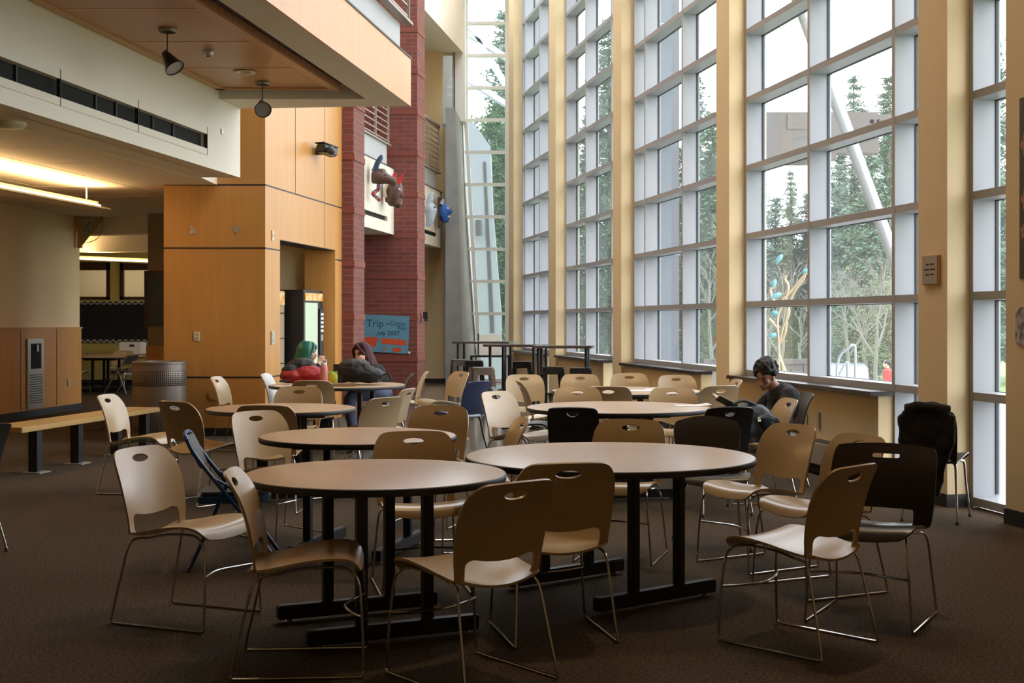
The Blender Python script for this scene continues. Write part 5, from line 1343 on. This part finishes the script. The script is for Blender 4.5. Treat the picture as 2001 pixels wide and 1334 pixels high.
# ---- green-haired girl
g1 = thing('person', 'girl with long teal-green hair in black, hand raised to her mouth', 'person', (-2.58, 15.26, 0), R(-93))
hc = Vector((.0, .15, 1.065)); hm = rotm(0, -4, 0)
arms = {1: [(.16, .03, .86), (.24, .24, .79), (.075, .30, .945)], -1: [(-.16, .05, .86), (-.20, .20, .80), (.0, .34, .79)]}
legs = {k: [(k*.09, -.02, .565), (k*.10, .36, .56), (k*.10, .38, .31), (k*.1, .33, .08)] for k in (-1, 1)}
def torso(lean):
    b = MB(); limb(b, [(0, -.02, .58), (0, lean*.4, .68), (0, lean*.8, .80)], [.11, .115, .115]); limb(b, [(-.11, lean*.85, .845), (.11, lean*.85, .845)], [.062, .062])
    return b
b = torso(.06); limb(b, [(0, .06, .86), (0, .10, .93), (0, .125, .99)], [.055, .047, .047]); head(b, hc, hm, .95)
for k in (-1, 1):
    limb(b, arms[k], [.05, .038, .024]); limb(b, legs[k], [.088, .06, .05, .04]); limb(b, [(k*.1, .31, .05), (k*.1, .44, .035)], [.038, .03])
hand(b, arms[1][2], (-.5, .25, .85), (-.9, .1, -.4), .92, .75, 1); hand(b, arms[-1][2], (.6, .75, -.1), (0, 0, -1), .92, .4, 1)
remesh(b, 'body', M['skinpale'], g1, .009, 3); face_parts(g1, hc, hm, .95)
b = torso(.06)
b = MB(); limb(b, [(0, -.02, .60), (0, .02, .68), (0, .05, .80)], [.13, .135, .135]); limb(b, [(-.12, .055, .85), (.12, .055, .85)], [.075, .075])
for k in (-1, 1): limb(b, [arms[k][0], arms[k][1], tuple(Vector(arms[k][1]).lerp(Vector(arms[k][2]), .7))], [.068, .058, .042])
remesh(b, 'jacket', M['hoodie'], g1, .012, 4, (.007, 16))
b = MB(); limb(b, [(-.07, -.03, .57), (.07, -.03, .57)], [.105, .105])
for k in (-1, 1): limb(b, legs[k], [.098, .072, .062, .056])
remesh(b, 'trousers', M['trousers'], g1, .014, 4, (.007, 16))
b = MB()
for k in (-1, 1): limb(b, [(k*.1, .29, .055), (k*.1, .46, .045)], [.046, .038])
remesh(b, 'shoes', M['shoe'], g1, .012, 3)
def long_hair(t, mt, hc, hm, L, back, s=.95, open_front=.022):
    def hq(x, y, z): return hc+hm @ Vector((x*s, y*s, z*s))
    b = MB().ball(hq(0, -.022, .052), (.088*s, .100*s, .088*s), 16, 12, hm)
    for k in range(15):
        a = R(-128+256*k/14)-math.pi/2; x, y = .082*math.cos(a), .098*math.sin(a)-.02
        if y > open_front: y = open_front
        w = r2.uniform(-.012, .012); top = hq(x, y, .05); e = Vector((hc.x+x*1.25+w, hc.y+y*1.1-back, hc.z-L*r2.uniform(.85, 1.05)))
        mid = hq(x*1.16, y*1.12, -.06)
        limb(b, [hq(x*.6, y*.6, .115), top, mid, mid.lerp(e, .55)+Vector((w, -.015, 0)), e], [.026, .028, .030, .030, .012], 4, 8)
    for k in (-1, 1): limb(b, [hq(.0, .05, .125), hq(k*.05, .082, .075), hq(k*.082, .055, .0), hq(k*.088, .03, -.08)], [.014, .016, .018, .014], 4, 8)
    return remesh(b, 'hair', mt, t, .0085, 3)
long_hair(g1, M['hairgreen'], hc, hm, .36, .07)
# ---- girl with dark red hair
g2 = thing('person', 'girl with long dark wine-red hair in black, cheek resting on her hand', 'person', (-1.56, 15.24, 0), R(99))
hc = Vector((.01, .23, 1.05)); hm = rotm(46, -12, 6)
arms = {-1: [(-.15, .08, .84), (-.23, .27, .79), (-.125, .235, .935)], 1: [(.15, .08, .84), (.20, .22, .80), (.02, .36, .79)]}
legs = {k: [(k*.10, -.02, .565), (k*.12, .34, .56), (k*.12, .36, .31), (k*.12, .30, .08)] for k in (-1, 1)}
b = torso(.09); limb(b, [(0, .09, .85), (0, .15, .91), (.005, .19, .965)], [.055, .047, .047]); head(b, hc, hm, .95)
for k in (-1, 1):
    limb(b, arms[k], [.05, .038, .024]); limb(b, legs[k], [.092, .064, .052, .04]); limb(b, [(k*.12, .28, .05), (k*.12, .41, .035)], [.038, .03])
hand(b, arms[-1][2], (-.05, -.1, .95), (1, .2, .0), .92, .95, -1); hand(b, arms[1][2], (-.6, .75, -.1), (0, 0, -1), .92, .4, -1)
remesh(b, 'body', M['skinpale'], g2, .009, 3); face_parts(g2, hc, hm, .95)
b = MB(); limb(b, [(0, -.02, .60), (0, .04, .68), (0, .075, .80)], [.13, .14, .14]); limb(b, [(-.12, .08, .83), (.12, .08, .83)], [.075, .075])
for k in (-1, 1): limb(b, [arms[k][0], arms[k][1], tuple(Vector(arms[k][1]).lerp(Vector(arms[k][2]), .6))], [.07, .06, .044])
remesh(b, 'jacket', M['hoodie'], g2, .012, 4, (.007, 16))
b = MB(); limb(b, [(-.07, -.03, .575), (.07, -.03, .575)], [.11, .11])
for k in (-1, 1): limb(b, legs[k], [.10, .078, .066, .058])
remesh(b, 'jeans', M['jeans'], g2, .014, 4, (.007, 16))
b = MB()
for k in (-1, 1): limb(b, [(k*.12, .26, .055), (k*.12, .43, .045)], [.046, .038])
remesh(b, 'shoes', M['shoe'], g2, .012, 3)
long_hair(g2, M['hairwine'], hc, hm, .40, .13)

# ---- on the girls' table
bg = thing('backpack', 'red backpack with black top lying on the girls\' table', 'backpack', (-2.33, 14.32, TZ+.03), R(12))
b = MB().ball((.05, 0, .09), (.19, .15, .095), 14, 8).ball((-.12, 0, .07), (.15, .14, .08), 12, 8).box(-.2, .2, -.1, .1, 0, .06); remesh(b, 'bag', M['bagred'], bg, .012, 5, (.013, 11))
b = MB().ball((-.02, .06, .17), (.17, .1, .10), 12, 8).ball((-.14, .04, .11), (.11, .12, .10), 10, 8); remesh(b, 'top_panel', M['bagblack'], bg, .012, 5, (.013, 11))
MB().tube(catmull([(-.24, -.06, .02), (-.26, -.16, .02), (-.16, -.17, .02)], 4), .012, 6).build('strap', M['bagblack'], bg)
sheet_of_paper(-2.50, 14.02, .3, 'white paper beside the red backpack on the girls\' table', .22, .18)
bg = thing('backpack', 'black backpack lying on the right half of the girls\' table', 'backpack', (-1.70, 14.36, TZ+.03), R(-8))
b = MB().ball((-.08, 0, .13), (.19, .16, .13), 14, 8).ball((.12, 0, .08), (.17, .14, .085), 12, 8).ball((-.02, 0, .18), (.13, .12, .08), 10, 8).box(-.2, .22, -.1, .1, 0, .05); remesh(b, 'bag', M['bagblack'], bg, .012, 5, (.013, 11))
MB().tube(catmull([(-.2, -.15, .17), (0, -.17, .15), (.2, -.12, .06)], 5), .006, 6).build('zip', M['gasket'], bg)
MB().tube(catmull([(.24, -.02, .06), (.33, -.05, .10), (.37, -.08, .03), (.30, -.1, .01)], 5), .010, 6).build('strap', M['bagblack'], bg, smooth=True)
M['pink'] = mat('pink_enamel', (0.60, 0.20, 0.21), 0.4)
t = thing('water_bottle', 'tall pink steel water bottle on the girls\' table', 'bottle', (px(633, 0, 13.95)[0], 13.95, TZ))
MB().lathe([(.036, 0), (.041, .006), (.041, .20), (.036, .225), (.030, .232)], 24).build('flask', M['pink'], t, smooth=True)
MB().lathe([(.031, .228), (.033, .232), (.033, .255), (.028, .26)], 20).build('lid', M['paper'], t, smooth=True); MB().tube(catmull([(-.025, 0, .255), (-.022, 0, .285), (.022, 0, .285), (.025, 0, .255)], 4), .006, 8).build('loop_handle', M['paper'], t, smooth=True)
M['chips'] = mat('yellow_chip_bag', (0.62, 0.45, 0.04), 0.3, noise=(16, 0.08, (0.30, 0.50, 0.06)))
t = thing('chip_bag', 'shiny yellow-green snack bag standing on the girls\' table', 'snack bag', (px(651, 0, 14.30)[0], 14.18, TZ))
b = MB().ball((0, 0, .075), (.07, .03, .075), 12, 8).box(-.068, .068, -.004, .004, 0, .155); remesh(b, 'pouch', M['chips'], t, .007, 2)
tag(MB().obox((0, 0, .11), (.14, .012, .22), 0, R(-12)).build('laptop_sleeve', M['bagblack'], loc=(px(663, 0, 14.66)[0], 14.66, TZ)), 'black upright folder between the snack bag and the black backpack', 'folder')
M['kraft'] = mat('kraft_card', (0.33, 0.22, 0.13), 0.8)
t = thing('food_tray', 'brown cardboard food tray on the girls\' table', 'tray', (px(672, 0, 14.02)[0], 14.02, TZ+.002), .1)
MB().box(-.13, .13, -.08, .08, 0, .008).build('base', M['kraft'], t)
for s in (-1, 1): MB().obox((0, s*.083, .014), (.27, .006, .03), 0, R(-s*20)).build('side', M['kraft'], t); MB().obox((s*.133, 0, .014), (.006, .17, .03), 0, 0, R(s*20)).build('side', M['kraft'], t)

# ---- a passer-by outside, on the lawn
p0 = px(1736, 0, 38)[0]
ps = thing('person', 'distant person in a red and white jacket outside on the lawn', 'person', (p0, 38, -1.4), R(70))
b = MB(); limb(b, [(0, 0, .85), (0, .02, 1.1), (0, .02, 1.32)], [.13, .12, .12]); limb(b, [(0, .02, 1.4), (0, .03, 1.5)], [.05, .05]); head(b, Vector((0, .05, 1.58)), rotm(0, -8))
for k in (-1, 1):
    limb(b, [(k*.17, .02, 1.36), (k*.22, .05, 1.1), (k*.20, .2, .90)], [.05, .04, .028]); limb(b, [(k*.09, 0, .88), (k*.10, .05*k, .48), (k*.10, .12*k, .08)], [.09, .06, .04]); limb(b, [(k*.1, .12*k-.02, .045), (k*.1, .12*k+.13, .035)], [.04, .03])
    hand(b, (k*.20, .2, .90), (0, .4, -.9), (-k, 0, 0), 1.0, .4, k)
remesh(b, 'body', M['skinpale'], ps, .014, 3)
b = MB(); limb(b, [(0, 0, .88), (0, .02, 1.1), (0, .02, 1.32)], [.15, .145, .15]); limb(b, [(-.14, .02, 1.38), (.14, .02, 1.38)], [.075, .075])
for k in (-1, 1): limb(b, [(k*.17, .02, 1.36), (k*.22, .05, 1.1), (k*.20, .17, .94)], [.075, .06, .045])
remesh(b, 'jacket', M['red'], ps, .016, 3, (.007, 16))
b = MB()
for k in (-1, 1): limb(b, [(k*.08, 0, .86), (k*.10, .05*k, .48), (k*.10, .12*k, .10)], [.11, .08, .06])
remesh(b, 'trousers', M['paper'], ps, .016, 3, (.007, 16))
b = MB().ball((0, .03, 1.62), (.09, .105, .09), 12, 8); remesh(b, 'hair', M['hairblack'], ps, .014, 2)
